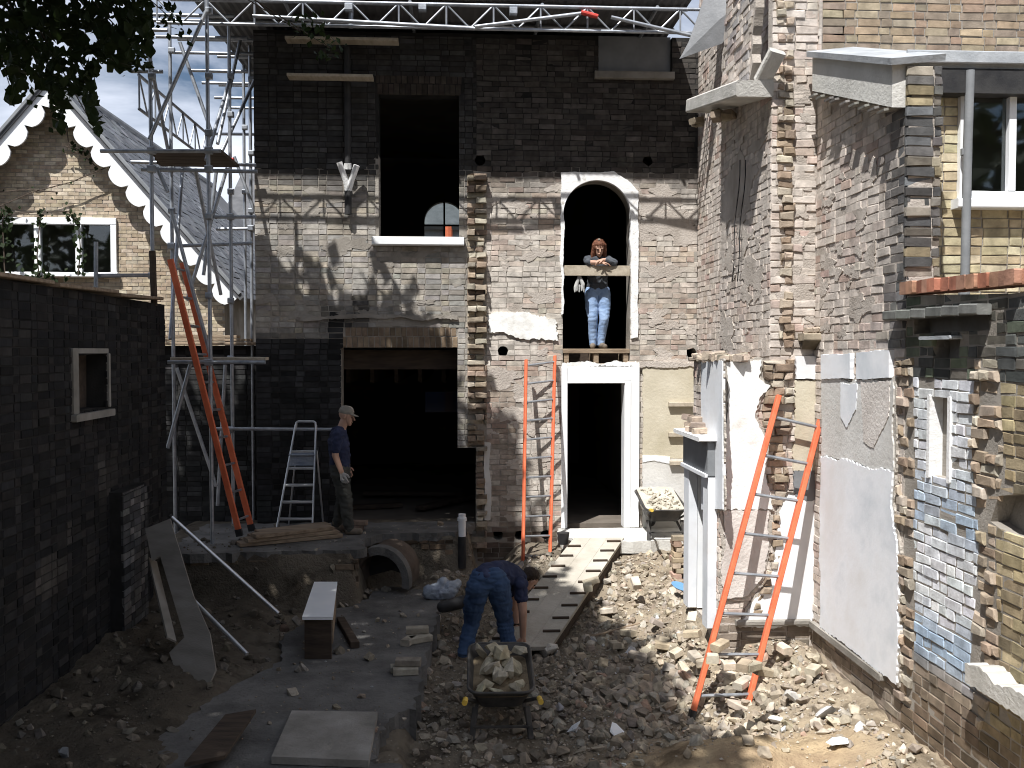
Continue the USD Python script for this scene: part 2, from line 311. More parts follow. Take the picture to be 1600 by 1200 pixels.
def smears(thing, pl, mask, n, size, mt, seed, under=None, t=(0.0085, 0.012)):
    """Old mortar and render still stuck on the bricks."""
    r = np.random.default_rng(seed); u0, v0, u1, v1 = mask.bounds; m = MB(); k = 0
    while k < n:
        u, v = r.uniform(u0, u1), r.uniform(v0, v1); k += 1
        if not mask.contains(Point(u, v)): continue
        s = size * r.lognormal(0, .5); ph = r.uniform(0, 6.28, 4); an = np.linspace(0, 2 * np.pi, 26)[:-1]
        rr = s * (1 + .3 * np.sin(2 * an + ph[0]) + .25 * np.sin(3 * an + ph[1]) + .16 * np.sin(7 * an + ph[2]) + .12 * r.normal(0, 1, 25)); rr = np.maximum(rr, .15 * s)
        g = Polygon(np.stack([u + rr * np.cos(an) * r.uniform(1, 1.8), v + rr * np.sin(an) * .75], 1)).buffer(0).intersection(mask)
        for q in getattr(g, 'geoms', [g]):
            if q.geom_type == 'Polygon' and q.area > 1e-4:
                b_ = body(pl, q, .03, r.uniform(*t)); m.add(*b_.mesh())
    if m.n: thing.part('mortar_smear', m, M[mt], under=under, kind='stuff')
def jitc(rng, c, s=0.12, hue=0.014):
    k = math.exp(rng.normal(0, s)); return np.clip(A(c) * k * (1 + rng.normal(0, hue, 3)), 0.004, 0.85)
def pick(rng, *cs): return A(cs[rng.integers(len(cs))])
def blend(a, b, t): t = min(max(t, 0), 1); return A(a) * (1 - t) + A(b) * t
def fb(P, s, seed=0, o=3): return float(meshkit.fbm(A(P) * s, o, seed))
def sst(a, b, x): t = np.clip((x - a) / (b - a), 0, 1); return t * t * (3 - 2 * t)
# ================================================================ ground
def gauss(x, y, cx, cy, sx, sy): return np.exp(-((x - cx) / sx) ** 2 - ((y - cy) / sy) ** 2)
def H(x, y, rough=True):
    """Height of the ground: dug out in the middle, higher along the walls and at the house."""
    x, y = np.asarray(x, float), np.asarray(y, float)
    right = 0.05 + 0.57 * sst(10.0, 13.2, y)
    mid = 0.02 + 0.26 * sst(10.8, 12.9, y)
    z = mid + (right - mid) * sst(0.45, 1.0, x)
    z = z + (0.16 - z) * sst(-0.35, -0.5, x)                       # under the concrete path
    z = z + (0.36 - z) * sst(-1.7, -2.6, x)                        # earth along the left wall
    z = z + 0.62 * gauss(x, y, 2.75, 10.0, 0.55, 1.1)               # rubble against the chimney breast
    z = z + 0.34 * sst(2.45, 3.35, x) * sst(11.5, 8.5, y)
    z = z + 0.10 * gauss(x, y, 2.3, 8.9, 0.5, 0.4) - 0.10 * gauss(x, y, 2.25, 8.25, 0.45, 0.3)
    z = z + 0.32 * gauss(x, y, 2.15, 6.95, 0.9, 0.55)               # sandy mound
    z = z + 0.18 * gauss(x, y, -0.05, 12.3, 0.7, 0.35)
    ter = np.maximum(sst(11.45, 11.62, y) * sst(-1.12, -1.3, x), sst(12.62, 12.76, y) * sst(0.28, 0.12, x))
    z = z + (0.86 - z) * ter
    z = z + 0.2 * np.maximum(0, sst(4.3, 3.0, y)) * 1.0
    out = np.maximum(sst(3.7, 4.5, np.abs(x)), sst(14.0, 15.0, y))
    z = z + (0.42 - z) * out
    if rough:
        P = np.stack([x, y, np.zeros_like(x)], -1); w = (1 - out) * (1 - 0.6 * ter)
        z = z + w * (0.16 * (meshkit.fbm(P * 1.7, 4, 3) - 0.5) + 0.075 * (meshkit.fbm(P * 7, 4, 5) - 0.5) + 0.04 * (meshkit.noise(P * 22, 8) - 0.5))
    return z
gx = np.concatenate([-4.5 - np.geomspace(0.3, 500, 18)[::-1], np.arange(-4.5, 4.5, 0.045), 4.5 + np.geomspace(0.3, 500, 18)])
gy = np.concatenate([5.5 - np.geomspace(0.3, 500, 18)[::-1], np.arange(5.5, 14.2, 0.045), 14.2 + np.geomspace(0.3, 500, 18)])
X_, Y_ = np.meshgrid(gx, gy); Z_ = H(X_, Y_); nx, ny = len(gx), len(gy)
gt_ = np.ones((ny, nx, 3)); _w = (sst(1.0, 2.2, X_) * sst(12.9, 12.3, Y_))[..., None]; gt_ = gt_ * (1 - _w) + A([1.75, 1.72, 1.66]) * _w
_w = np.clip(1.5 * gauss(X_, Y_, 2.15, 6.95, 0.95, 0.62), 0, 1)[..., None]; gt_ = gt_ * (1 - _w) + A([2.5, 2.25, 1.85]) * _w
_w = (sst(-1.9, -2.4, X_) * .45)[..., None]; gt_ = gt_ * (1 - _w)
ii = np.arange(nx * ny).reshape(ny, nx)
gf = np.stack([ii[:-1, :-1].ravel(), ii[:-1, 1:].ravel(), ii[1:, 1:].ravel(), ii[1:, :-1].ravel()], 1)
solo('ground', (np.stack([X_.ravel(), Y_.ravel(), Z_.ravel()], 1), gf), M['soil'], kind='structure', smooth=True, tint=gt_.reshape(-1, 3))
def Hs(x, y): return float(H(x, y))

# concrete path: a long cast slab with a broken left side and a broken near corner
pth = ragged(Polygon([(-0.46, 5.6), (-0.43, 7.5), (-0.36, 8.6), (-0.17, 12.25), (-0.95, 12.35), (-1.25, 11.4), (-1.5, 11.3), (-1.9, 10.2), (-1.72, 9.4), (-2.05, 8.7), (-2.35, 7.6), (-2.3, 5.6)]), 0.09, 0.022, 4)
pth = pth.difference(ragged(Polygon([(-0.62, 7.0), (-0.3, 7.0), (-0.3, 8.05), (-0.5, 8.0), (-0.64, 7.5)]), 0.05, 0.02, 7)).buffer(0)
_e = trimesh.creation.extrude_polygon(max(getattr(pth, 'geoms', [pth]), key=lambda g: g.area), 0.30, engine='earcut'); _e.apply_translation([0, 0, -0.02])
PATHZ = 0.28
solo('concrete_path', (A(_e.vertices), A(_e.faces)), M['concrete_old'], kind='structure')
# the terrace edge: broken concrete topping on the higher ground before the left opening
ter = T('terrace', (-2.4, 12.3, 0.86), kind='structure')
for k, (pts, z) in enumerate([([(-3.5, 11.5), (-1.15, 11.72), (-1.22, 12.3), (-1.0, 12.68), (0.12, 12.78), (0.2, 13.56), (-2.86, 13.56), (-3.5, 13.56)], 0.90)]):
    g = ragged(Polygon(pts), 0.08, 0.03, 11 + k); e = trimesh.creation.extrude_polygon(g, 0.11, engine='earcut'); e.apply_translation([0, 0, z - 0.11])
    ter.part('slab', (A(e.vertices), A(e.faces)), M['concrete_old'])
TERZ = 0.90
_pl = Plane((0, 12.74, 0), (1, 0, 0))
place(ter, lay(_pl, sbox(-1.05, 0.2, 0.2, 0.8), lambda P, r: jitc(r, (0.16, 0.115, 0.08), 0.3), 71, prot=(-0.01, 0.05), miss=0.12))
_pl = Plane((0, 11.60, 0), (1, 0, 0))
place(ter, lay(_pl, sbox(-3.5, 0.2, -1.2, 0.8), lambda P, r: jitc(r, (0.14, 0.105, 0.075), 0.3), 72, prot=(-0.01, 0.05), miss=0.12))
# door slab
_g = ragged(Polygon([(1.42, 12.95), (1.72, 12.60), (3.30, 12.62), (3.30, 13.58), (1.42, 13.58)]), 0.12, 0.012, 3); _e = trimesh.creation.extrude_polygon(_g, 0.16, engine='earcut'); _e.apply_translation([0, 0, 0.62])
solo('threshold_slab', (A(_e.vertices), A(_e.faces)), M['concrete_pale'], kind='structure')

# ================================================================ the house being opened up
BW = Plane((0, 13.6, 0), (1, 0, 0)); bz = lambda y: BW.px(800, y)[1]; bx = lambda x: BW.px(x, 550)[0]
LEFT, RIGHT = bx(400), 3.42
house = T('terraced_house', (0.3, 13.6, 0.8), 'sooty brick terraced house with its rear wall stripped and window openings empty', 'house')
win1 = BW.rect(592, 147, 717, 372)
open1 = BW.poly([(533, 543), (715, 543), (715, 700), (744, 700), (744, 836), (533, 832)])
cx0, spr = BW.px(932.5, 335); hw = (bx(985) - bx(880)) / 2
arch = unary_union([Point(cx0, spr).buffer(hw, 32), sbox(cx0 - hw, BW.px(932, 568)[1], cx0 + hw, spr)])
door = BW.rect(879, 574, 998, 832); topwin = BW.rect(935, 55, 1050, 116)
pits = unary_union([Point(*BW.px(x, y)).buffer(0.075, 5) for x, y in ((786, 549), (1080, 551), (750, 250), (1012, 252), (778, 836), (812, 836), (852, 836))])
wallm = sbox(LEFT, 0.0, RIGHT, 7.75).difference(unary_union([win1, open1, arch, door, topwin, pits]))
sootz = sbox(LEFT, 0.0, bx(531.5), bz(530))
topz = ragged(sbox(LEFT - .5, bz(268), RIGHT + .5, 8), .2, .06, 77).intersection(sbox(LEFT, 0, RIGHT, 8))  # upper band where shade from the temporary roof is put into the colour
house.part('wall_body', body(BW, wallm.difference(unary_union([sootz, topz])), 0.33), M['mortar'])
house.part('wall_body', body(BW, wallm.intersection(topz), 0.33), M['mortar_dark'], label='upper part of the wall with the roof shade painted dark')
house.part('wall_body', body(BW, wallm.intersection(sootz), 0.33), M['mortar_dark'], label='sooty black lower left part of the wall')
tooth = BW.rect(731, 272, 760, 856).difference(open1)
sold = unary_union([BW.rect(536, 512, 716, 543), BW.rect(588, 120, 721, 147)])
xt = bx(745); zs = bz(515); xs = bx(532)
def tint_main(P, r):
    x, _, z = P; n = fb(P, 1.1, 2); m = fb(P, 3.0, 9)
    if x < xt:
        c = jitc(r, pick(r, (0.33, 0.30, 0.255), (0.28, 0.26, 0.235), (0.36, 0.32, 0.26), (0.30, 0.285, 0.265)), 0.13)
        c = blend(c, (0.42, 0.40, 0.37), 0.55 * sst(0.5, 0.66, m) * sst(bz(285), bz(310), z))       # smears of render
        soot_and_shade = sst(bz(320) + .5 * (n - .5), bz(262) + .5 * (n - .5), z) * 0.78  # shade under the temporary roof, painted into the bricks
        soot_and_shade = max(soot_and_shade, sst(zs + 0.25 * (n - .5), zs - 0.25, z) * sst(xs + 0.55 + n * .6, xs - 0.1, x))
        soot_and_shade = max(soot_and_shade, 0.85 * sst(0.55, 0.68, fb(A([x * 2.2, 0, z * 0.55]), 1.0, 31)) * sst(bz(430), bz(470), z) * sst(bx(660), bx(560), x))
        c = blend(c, jitc(r, (0.03, 0.03, 0.031), 0.35), min(soot_and_shade * 1.2, 1))
    else:
        c = jitc(r, pick(r, (0.45, 0.37, 0.31), (0.46, 0.40, 0.34), (0.42, 0.33, 0.275), (0.48, 0.43, 0.37)), 0.09)
        c = blend(c, (0.54, 0.50, 0.45), 0.85 * sst(0.36, 0.58, m))
        w = sst(0.45, 0.6, n) * sst(bz(545), bz(530), z) * sst(bz(470), bz(490), z) * sst(bx(900), bx(860), x)
        c = blend(c, (0.74, 0.72, 0.70), w)
        c = blend(c, jitc(r, (0.19, 0.145, 0.11), 0.2), 0.75 * sst(bx(812), bx(795), x) * sst(bx(765), bx(780), x) * sst(bz(560), bz(620), z) * (0.4 + n))
        c = blend(c, jitc(r, (0.13, 0.10, 0.08), 0.25), sst(bz(815), bz(835), z))
        c = blend(c, jitc(r, (0.04, 0.036, 0.033), 0.35), 0.95 * sst(bz(310) + .5 * (n - .5), bz(255) + .5 * (n - .5), z))  # same roof shade painted into the bricks right of the toothing
    return c
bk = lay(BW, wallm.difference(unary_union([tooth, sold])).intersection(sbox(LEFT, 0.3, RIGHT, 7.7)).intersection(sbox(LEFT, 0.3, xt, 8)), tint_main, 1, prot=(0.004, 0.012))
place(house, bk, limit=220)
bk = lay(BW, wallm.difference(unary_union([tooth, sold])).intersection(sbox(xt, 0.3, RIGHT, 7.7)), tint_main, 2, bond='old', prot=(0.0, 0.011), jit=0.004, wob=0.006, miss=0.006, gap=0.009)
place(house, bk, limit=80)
smears(house, BW, wallm.difference(unary_union([tooth, arch.buffer(.12), door.buffer(.05)])).intersection(sbox(xt + .12, bz(815), RIGHT, bz(285))), 130, .075, 'mortar_pale', 301)
smears(house, BW, wallm.difference(sold).intersection(sbox(LEFT, bz(510), xt - .1, bz(290))), 70, .06, 'mortar', 302)
house.part('lintel_brick', (lambda q: (lambda m: [m.add(b[0], b[1], b[2]) for b in q] and m)(MB()))(lay(BW, sold, lambda P, r: jitc(r, (0.20, 0.15, 0.105) if P[2] < 5 else (0.06, 0.05, 0.042), 0.25), 5, bw=0.068, bh=0.225, gap=0.01, bond='s')), M['brick'], kind='stuff')
tb = lay(BW, tooth, lambda P, r: jitc(r, pick(r, (0.28, 0.225, 0.17), (0.34, 0.285, 0.22), (0.23, 0.175, 0.135), (0.40, 0.36, 0.29)), 0.22), 8, bw=0.24, bond='old', prot=(0.01, 0.06), jit=0.012, miss=0.08, wob=0.008, bev=0.01)
tb2 = []
for b in tb:                                        # every second course of the cut-off cross wall sticks out
    V = b[0].copy()
    if int(round(b[3][2] / 0.076)) % 2 and (int(b[3][2] * 3.3) % 5): V[len(V)//3:, 1] -= 0.07 + 0.05 * fb(b[3], 9, 4)
    tb2.append((V,) + b[1:])
place(house, tb2, name='broken_brick', limit=0, rest='toothed_brick_strip')
# sill, boarded top window, string of broken mortar
s0, s1 = BW.px(582, 384), BW.px(725, 372)
house.part('window_sill', MB().box((s0[0], 13.46, s0[1]), (s1[0], 13.75, s1[1]), bev=0.012), M['paint'])
t0, t1 = BW.px(928, 124), BW.px(1052, 115)
ts = MB().box((t0[0], 13.5, t0[1]), (t1[0], 13.7, t1[1]), bev=0.01)
house.part('window_sill', ts, M['concrete'], label='grey concrete sill of the boarded top window')
u0, v0, u1, v1 = topwin.bounds
house.part('window_board', MB().box((u0 + .003, 13.68, v0 + .003), (u1 - .003, 13.70, v1 - .003)), M['slate_grey'])
house.part('string_course', patch(BW, BW.poly([(470, 493), (590, 491), (715, 494), (715, 500), (590, 498), (470, 501)]), 0.012, 0.05, 5, 0.012, 0.05), M['mortar'])
# white arched surround
so = unary_union([BW.poly([(876, 270), (958, 268), (985, 286), (997, 300), (997, 420), (876, 420)]), BW.poly([(985, 400), (997, 400), (996, 527), (985.5, 529)]), BW.poly([(876, 400), (882, 400), (880, 490), (877, 492)])])
so = so.difference(arch.buffer(-0.004))
house.part('arch_surround', MB().tri(trimesh.util.concatenate([trimesh.Trimesh(*patch(BW, g, -0.05, 0.035, 9, 0.006, 0.06).mesh()) for g in getattr(so, 'geoms', [so]) if g.area > 0.002])), M['paint_worn'])
# the floor's edge in the arch: board and joist ends
fz0, fz1 = bz(552), bz(545); a0, a1 = cx0 - hw + .004, cx0 + hw - .004
FLOOR = fz1
house.part('floor_board', MB().box((a0, 13.60, fz0), (a1, 13.95, fz1), bev=0.005), M['wood'])
for k, x in enumerate((a0 + 0.05, cx0, a1 - 0.05)):
    house.part('joist', MB().box((x - 0.035, 13.62, bz(567)), (x + 0.035, 16.5, fz0 - 0.001), bev=0.004), M['wood'])
# door frame
d0, d1 = bx(879), bx(998); dz = bz(573); fl = 0.785
fr = MB().box((d0 - .02, 13.54, fl), (bx(886), 13.75, dz), bev=.008)
df = house.part('door_frame', fr, M['paint'], label='white painted frame of the open doorway')
house.part('door_jamb', MB().box((bx(975), 13.545, fl), (bx(985), 13.80, bz(596)), bev=.008).box((bx(985) + .001, 13.555, fl), (d1 + .004, 13.75, dz), bev=.01), M['paint'], under=df)
house.part('door_head', MB().box((bx(886) + .001, 13.55, bz(596)), (bx(985), 13.78, dz - .002), bev=.01).box((bx(886) + .002, 13.53, bz(599)), (bx(975) - .002, 13.80, bz(596) - .001), bev=.005), M['paint'], under=df)
house.part('plaster_patch', patch(BW, BW.poly([(879, 567), (999, 566), (999, 573), (879, 574)]), 0.0, 0.035, 21, 0.012, 0.04), M['plaster_white'], label='broken white plaster edge above the doorway')
house.part('plaster_patch', patch(BW, BW.poly([(1003, 573), (1094, 570), (1094, 712), (1003, 716)]), 0.0, 0.034, 22, 0.008), M['plaster_cream'], label='cream plaster beside the doorway')
house.part('plaster_patch', patch(BW, BW.poly([(1003, 716), (1094, 712), (1094, 835), (1003, 835)]), 0.0, 0.031, 23, 0.008), M['plaster_grey'], label='grey plaster low beside the doorway')
house.part('plaster_patch', patch(BW, BW.poly([(1003, 711), (1046, 713), (1045, 724), (1020, 719), (1003, 722)]), 0.03, 0.040, 24, 0.006), M['paint'], label='white torn strip of plaster')
house.part('plaster_patch', patch(BW, BW.poly([(998, 565), (1092, 564), (1092, 572), (998, 574)]), 0.0, 0.05, 25, 0.012), M['mortar_pale'], label='ragged ledge above the cream plaster')
house.part('plaster_patch', patch(BW, BW.poly([(757, 690), (767, 692), (766, 812), (757, 812)]), 0.0, 0.03, 26, 0.006), M['plaster_grey'], label='narrow upright strip of grey plaster')
house.part('plaster_patch', patch(BW, BW.poly([(762, 492), (800, 488), (868, 500), (872, 532), (840, 530), (800, 524), (764, 520)]).difference(BW.poly([(800, 505), (850, 512), (848, 520), (803, 514)])), 0.0, 0.033, 27, 0.02), M['plaster_white'], label='flaking white plaster patch left of the arch')
for yy, xa in ((628, 1043), (675, 1043), (719, 1045)):
    p0, p1 = BW.px(xa, yy + 7), BW.px(1091, yy)
    house.part('shelf_batten', MB().box((p0[0], 13.50, p0[1]), (p1[0], 13.57, p1[1]), bev=.006), M['wood_pale'])
# inside: floors, ceilings, cross walls and the street front with its windows
inn = M['interior']
house.part('ground_floor', MB().box((LEFT, 13.94, 0.70), (RIGHT + .2, 21.6, 0.786)), inn)
fy = sbox(LEFT, 13.94, RIGHT + .2, 21.6)
house.part('upper_floor', MB().box((LEFT, 13.95, 3.05), (.72, 21.6, FLOOR - .02)).box((.721, 14.1, 3.05), (RIGHT + .2, 21.6, FLOOR - .02)), M['wood_dark'])
house.part('top_ceiling', MB().box((LEFT, 13.94, 7.6), (RIGHT + .2, 21.6, 7.7)), inn)
house.part('partition_wall', MB().box((0.72, 13.94, 0.79), (0.84, 21.6, 3.04)), inn)
house.part('partition_wall', MB().box((0.98, 13.94, FLOOR - .01), (1.08, 21.6, 7.59)), inn)
house.part('partition_wall', MB().box((2.75, 13.94, 0.79), (2.85, 21.6, 3.04)), inn)
house.part('side_wall', MB().box((LEFT, 13.935, 0.3), (LEFT + .3, 21.6, 7.75)), inn)
house.part('side_wall', MB().box((RIGHT, 13.935, 0.3), (RIGHT + .25, 21.6, 7.75)), inn)
FRT = Plane((0, 21.62, 0), (1, 0, 0)); c = FRT.px(694, 346); ra = FRT.px(694, 346)[0] - FRT.px(663, 346)[0]
fwin = unary_union([Point(*c).buffer(ra, 24), sbox(c[0] - ra, c[1] - 1.6, c[0] + ra, c[1])]); lwin = FRT.rect(664, 612, 722, 645)
house.part('street_wall', body(FRT, sbox(LEFT, 0.4, RIGHT + .25, 7.75).difference(unary_union([fwin, lwin])), 0.25), inn)
wf = house.part('window_frame', MB().box((c[0] - .02, 21.66, c[1] - 1.6), (c[0] + .02, 21.70, c[1] + ra)).box((c[0] - ra, 21.665, c[1] - .1), (c[0] + ra, 21.695, c[1] - .06)), M['wood_dark'])
house.part('window_pane', body(FRT, fwin, 0.006, -0.1), M['glass'], under=wf)
house.part('window_pane', body(FRT, lwin, 0.006, -0.1), M['film'])
for k in range(9):
    x = -2.4 + .36 * k; house.part('ceiling_joist', MB().box((x, 14.6, 2.84), (x + .06, 21.5, 3.045)), M['wood_dark'])
for k, (x0, y0, x1, y1) in enumerate(((-2.2, 15.2, -.9, 15.5), (-.6, 15.0, .3, 16.2), (-1.6, 16.5, .1, 16.3))): house.part('floor_timber', MB().bar((x0, y0, .83 + .03 * k), (x1, y1, .84 + .03 * k), .16, .06), M['wood_dark'])
house.part('stair_string', MB().bar((1.35, 15.0, 0.9), (1.35, 18.2, 3.2), 0.05, 0.26), M['wood_dark'])
# over the street
opp = T('street_house', (0, 38, 0.4), 'blue-grey house over the street seen through the arched front window', 'house')
opp.part('wall', MB().box((-9, 38, 0.2), (9, 39, 8.2)), M['slate_grey'])
opp.part('drainpipe', MB().tube((-0.35, 37.8, .4), (-0.35, 37.8, 8.2), 0.16), M['orange'], label='orange upright pipe')
opp.part('roof', MB().quad((-9.2, 37.7, 8.2), (9.2, 37.7, 8.2), (9.2, 42, 11), (-9.2, 42, 11), .15), M['roof_sheet'])
b = at(690, 557, 16.0); lamp = T('light_bulb', b, 'single lit bulb hanging inside the big lower opening', 'light bulb')
lamp.part('bulb', trimesh.creation.icosphere(2, 0.032).apply_translation(b), M['bulb'], smooth=True); lamp.part('cord', MB().tube(b + [0, 0, .03], (b[0], b[1], 3.05), .006, 6), M['black'])
lamp.part('holder', MB().tube(b + [0, 0, .025], b + [0, 0, .09], .018, 8), M['black'])

# ================================================================ right side: party wall, chimney breast, garden wall
PW = Plane((3.42, 0, 0), (0, -1, 0)); BF = Plane((0, 9.03, 0), (1, 0, 0)); BSL = Plane((2.5, 0, 0), (0, -1, 0)); BSU = Plane((2.98, 0, 0), (0, -1, 0))
party = T('party_wall', (3.5, 9.5, 0.6), 'tall stripped pinkish brick party wall with a broken chimney breast, right of the arch', 'wall')
tall = Polygon([(-13.56, 0), (-7.16, 0), (-7.16, 5.44), (-9.0, 6.06), (-9.0, 8.6), (-13.56, 8.6)])
party.part('wall_body', body(PW, tall, 0.24), M['mortar_pale'])
def tint_pink(P, r):
    x, y, z = P; n = fb(P, 1.3, 12); m = fb(P, 3.5, 15)
    c = jitc(r, pick(r, (0.51, 0.42, 0.365), (0.48, 0.37, 0.315), (0.53, 0.465, 0.41), (0.50, 0.435, 0.38)), 0.08)
    c = blend(c, (0.60, 0.545, 0.49), 0.85 * sst(0.36, 0.58, m))
    c = blend(c, jitc(r, (0.20, 0.18, 0.16), 0.2), 0.55 * sst(0.62, 0.78, n))
    if z < 0.74: c = blend(c, jitc(r, (0.17, 0.135, 0.10), 0.2), 0.8)
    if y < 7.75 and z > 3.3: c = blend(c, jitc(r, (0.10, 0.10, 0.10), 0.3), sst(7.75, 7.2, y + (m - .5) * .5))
    return c
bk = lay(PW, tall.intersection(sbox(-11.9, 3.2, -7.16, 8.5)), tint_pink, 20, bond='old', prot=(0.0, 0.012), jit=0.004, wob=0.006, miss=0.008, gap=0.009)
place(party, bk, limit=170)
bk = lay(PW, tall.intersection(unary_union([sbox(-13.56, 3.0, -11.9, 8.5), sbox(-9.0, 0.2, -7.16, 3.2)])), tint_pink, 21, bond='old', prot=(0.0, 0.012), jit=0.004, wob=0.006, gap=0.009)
place(party, bk, limit=30)
# the end of the tall wall, a pier of dark bricks
END = Plane((0, 7.16, 0), (1, 0, 0))
def tint_dark(P, r):
    c = jitc(r, pick(r, (0.12, 0.115, 0.11), (0.085, 0.085, 0.085), (0.17, 0.15, 0.125), (0.24, 0.20, 0.13)), 0.25)
    return blend(c, (0.20, 0.25, 0.29), 0.5 * sst(0.55, 0.65, fb(P, 4, 6)))
place(party, lay(END, sbox(3.40, 3.86, 3.67, 5.47), tint_dark, 22, prot=(0.0, 0.03), jit=0.006, miss=0.02), limit=60, name='pier_brick', rest='small_pier_bricks')
# chimney breast
lowb = Manifold.cube([0.92, 1.02, 3.0]).translate([2.5, 9.03, 0.22]) - Manifold.cube([0.6, 0.62, 1.5]).translate([2.4, 9.27, 0.6])
br = party.part('chimney_breast', lowb, M['mortar_pale'])
upm = unary_union([sbox(2.98, 3.221, 3.42, 8.6)])
party.part('breast_mass', body(BF, sbox(2.981, 3.222, 3.42, 5.9), 1.75, 0.0), M['mortar_pale'], under=br)
party.part('breast_mass', body(BF, sbox(2.981, 5.9, 3.42, 8.6), 0.13, 0.0), M['mortar_pale'], under=br)
fl2 = Polygon([(-10.9, 5.95), (-9.72, 5.95), (-9.66, 6.5), (-9.5, 7.0), (-9.26, 7.45), (-9.2, 8.6), (-10.2, 8.6), (-10.6, 7.2)])
party.part('breast_mass', body(BSU, ragged(fl2, 0.08, 0.03, 5), 0.09), M['mortar_pale'], under=br)
party.part('flue_back', MB().box((3.36, 9.17, 5.9), (3.415, 10.2, 8.6)).box((2.99, 9.17, 5.88), (3.36, 9.7, 5.93)), M['mortar_dark'], under=br)
bk = lay(BF, sbox(2.98, 3.22, 3.42, 8.5), tint_pink, 23, bond='old', prot=(0.0, 0.02), jit=0.005, wob=0.007, miss=0.01, bev=0.006)
bk += lay(BSU, sbox(-10.78, 3.22, -9.03, 5.9), tint_pink, 24, bond='old', prot=(0.0, 0.012), jit=0.004, wob=0.006, miss=0.008, gap=0.009)
bk += lay(BSU, fl2.buffer(-0.03), lambda P, r: blend(tint_pink(P, r), (0.22, 0.23, 0.25), 0.6 * sst(0.45, 0.6, fb(P, 3, 44))), 25, bond='old', prot=(0.0, 0.025), jit=0.007, wob=0.008, miss=0.03, bev=0.007)
bk += lay(BF, sbox(2.5, 0.3, 3.42, 3.2), tint_pink, 26, bond='old', prot=(0.0, 0.018), jit=0.006)
bk += lay(BSL, sbox(-10.04, 0.3, -9.04, 3.2).difference(sbox(-9.9, 0.3, -9.26, 2.12)), tint_pink, 27, bond='old', prot=(0.0, 0.012))
place(party, bk, under=br, limit=130)
# toothing down the breast's left corner and on its lower face
def tint_tooth(P, r): return jitc(r, pick(r, (0.35, 0.28, 0.21), (0.40, 0.33, 0.26), (0.30, 0.23, 0.17), (0.43, 0.38, 0.31)), 0.14)
cor = BF.poly([(1211, 0), (1240, 0), (1237, 120), (1243, 300), (1236, 420), (1240, 545), (1216, 545), (1219, 400), (1213, 250), (1216, 100)])
tb = lay(BF, cor, tint_tooth, 28, bw=0.20, bond='old', prot=(0.015, 0.06), jit=0.009, miss=0.16, wob=0.01, bev=0.012)
jag = BF.poly([(1190, 565), (1238, 562), (1238, 640), (1226, 700), (1232, 760), (1216, 800), (1222, 850), (1208, 905), (1188, 960), (1172, 960), (1196, 900), (1206, 850), (1206, 800), (1198, 740), (1200, 690), (1188, 650), (1196, 612), (1208, 600), (1192, 590)])
tb += lay(BF, jag, tint_tooth, 29, bw=0.21, bond='old', prot=(0.025, 0.075), jit=0.009, miss=0.12, wob=0.01, bev=0.012)
place(party, tb, name='broken_brick', under=br, limit=50, rest='toothed_brick_strip')
rng = np.random.default_rng(5); m = MB()
for k in range(46):                                    # rough ledge left where the floor was
    y = rng.uniform(9.0, 10.0); x = rng.uniform(2.48, 2.98) if rng.random() < .6 else 2.52; z = 3.22 + rng.uniform(0, .05)
    a = rng.uniform(0, 6.28); d = A([math.cos(a), math.sin(a), rng.uniform(-.2, .2)]); s = rng.uniform(.05, .11)
    m.bar(A([x, y, z]) - d * s, A([x, y, z]) + d * s, rng.uniform(.06, .11), rng.uniform(.04, .07), jitc(rng, (0.36, 0.30, 0.24), .2), bev=.01)
party.part('broken_ledge', m, M['rubble'], under=br, kind='stuff')
# plaster left on breast and wall
def PB(pts, mt, n, sd, lab=None, pl=BF, amp=0.012):
    g = pl.poly(pts)
    if g.area > .25: party.part('scratch_coat', patch(pl, g.buffer(.022), 0.0, n * .62, sd + 60, .014), M['scratch'])
    party.part('plaster_patch', patch(pl, g, 0.0, n, sd, amp), M[mt], label=lab)
smears(party, PW, unary_union([sbox(-11.5, 3.4, -9.1, 5.8), sbox(-8.9, 3.35, -7.7, 5.4)]), 120, .07, 'mortar_pale', 311)
smears(party, BSU, sbox(-10.7, 3.3, -9.1, 5.6), 60, .07, 'mortar_pale', 312); smears(party, BF, sbox(3.02, 3.5, 3.4, 5.9), 30, .06, 'mortar_pale', 313)
PB([(1133, 564), (1188, 562), (1184, 590), (1202, 602), (1186, 620), (1178, 650), (1197, 690), (1194, 735), (1205, 795), (1130, 795)], 'plaster_white', 0.036, 41, 'bright white plaster beside the fireplace')
PB([(1128, 797), (1200, 797), (1200, 850), (1190, 900), (1166, 930), (1128, 935)], 'plaster_pink', 0.034, 42, 'brownish bare plaster below the white')
PB([(1216, 800), (1230, 772), (1284, 776), (1284, 977), (1156, 977), (1172, 945), (1202, 906), (1210, 860)], 'paint', 0.036, 43, 'bright white plaster behind the ladder')
PB([(1241, 594), (1284, 594), (1284, 735), (1238, 735), (1242, 660)], 'plaster_cream', 0.034, 44)
PB([(1238, 735), (1284, 735), (1284, 776), (1262, 782), (1240, 774)], 'slate_grey', 0.040, 45, 'shadow painted as a dark grey rounded patch behind the ladder')  # half-bowl shadow on the breast, put in as a dark patch
PB([(1242, 556), (1284, 557), (1284, 592), (1242, 592)], 'plaster_blue', 0.046, 46, amp=0.006)
PB([(1290, 554), (1336, 552), (1336, 592), (1290, 593)], 'plaster_blue', 0.046, 47, pl=PW, amp=0.004)
PB([(1346, 551), (1398, 547), (1398, 590), (1346, 592)], 'plaster_blue', 0.047, 48, pl=PW, amp=0.004)
PB([(1289, 594), (1402, 592), (1402, 735), (1340, 720), (1289, 712)], 'plaster_grey', 0.034, 49, 'torn beige plaster over the blue-grey plaster', pl=PW)
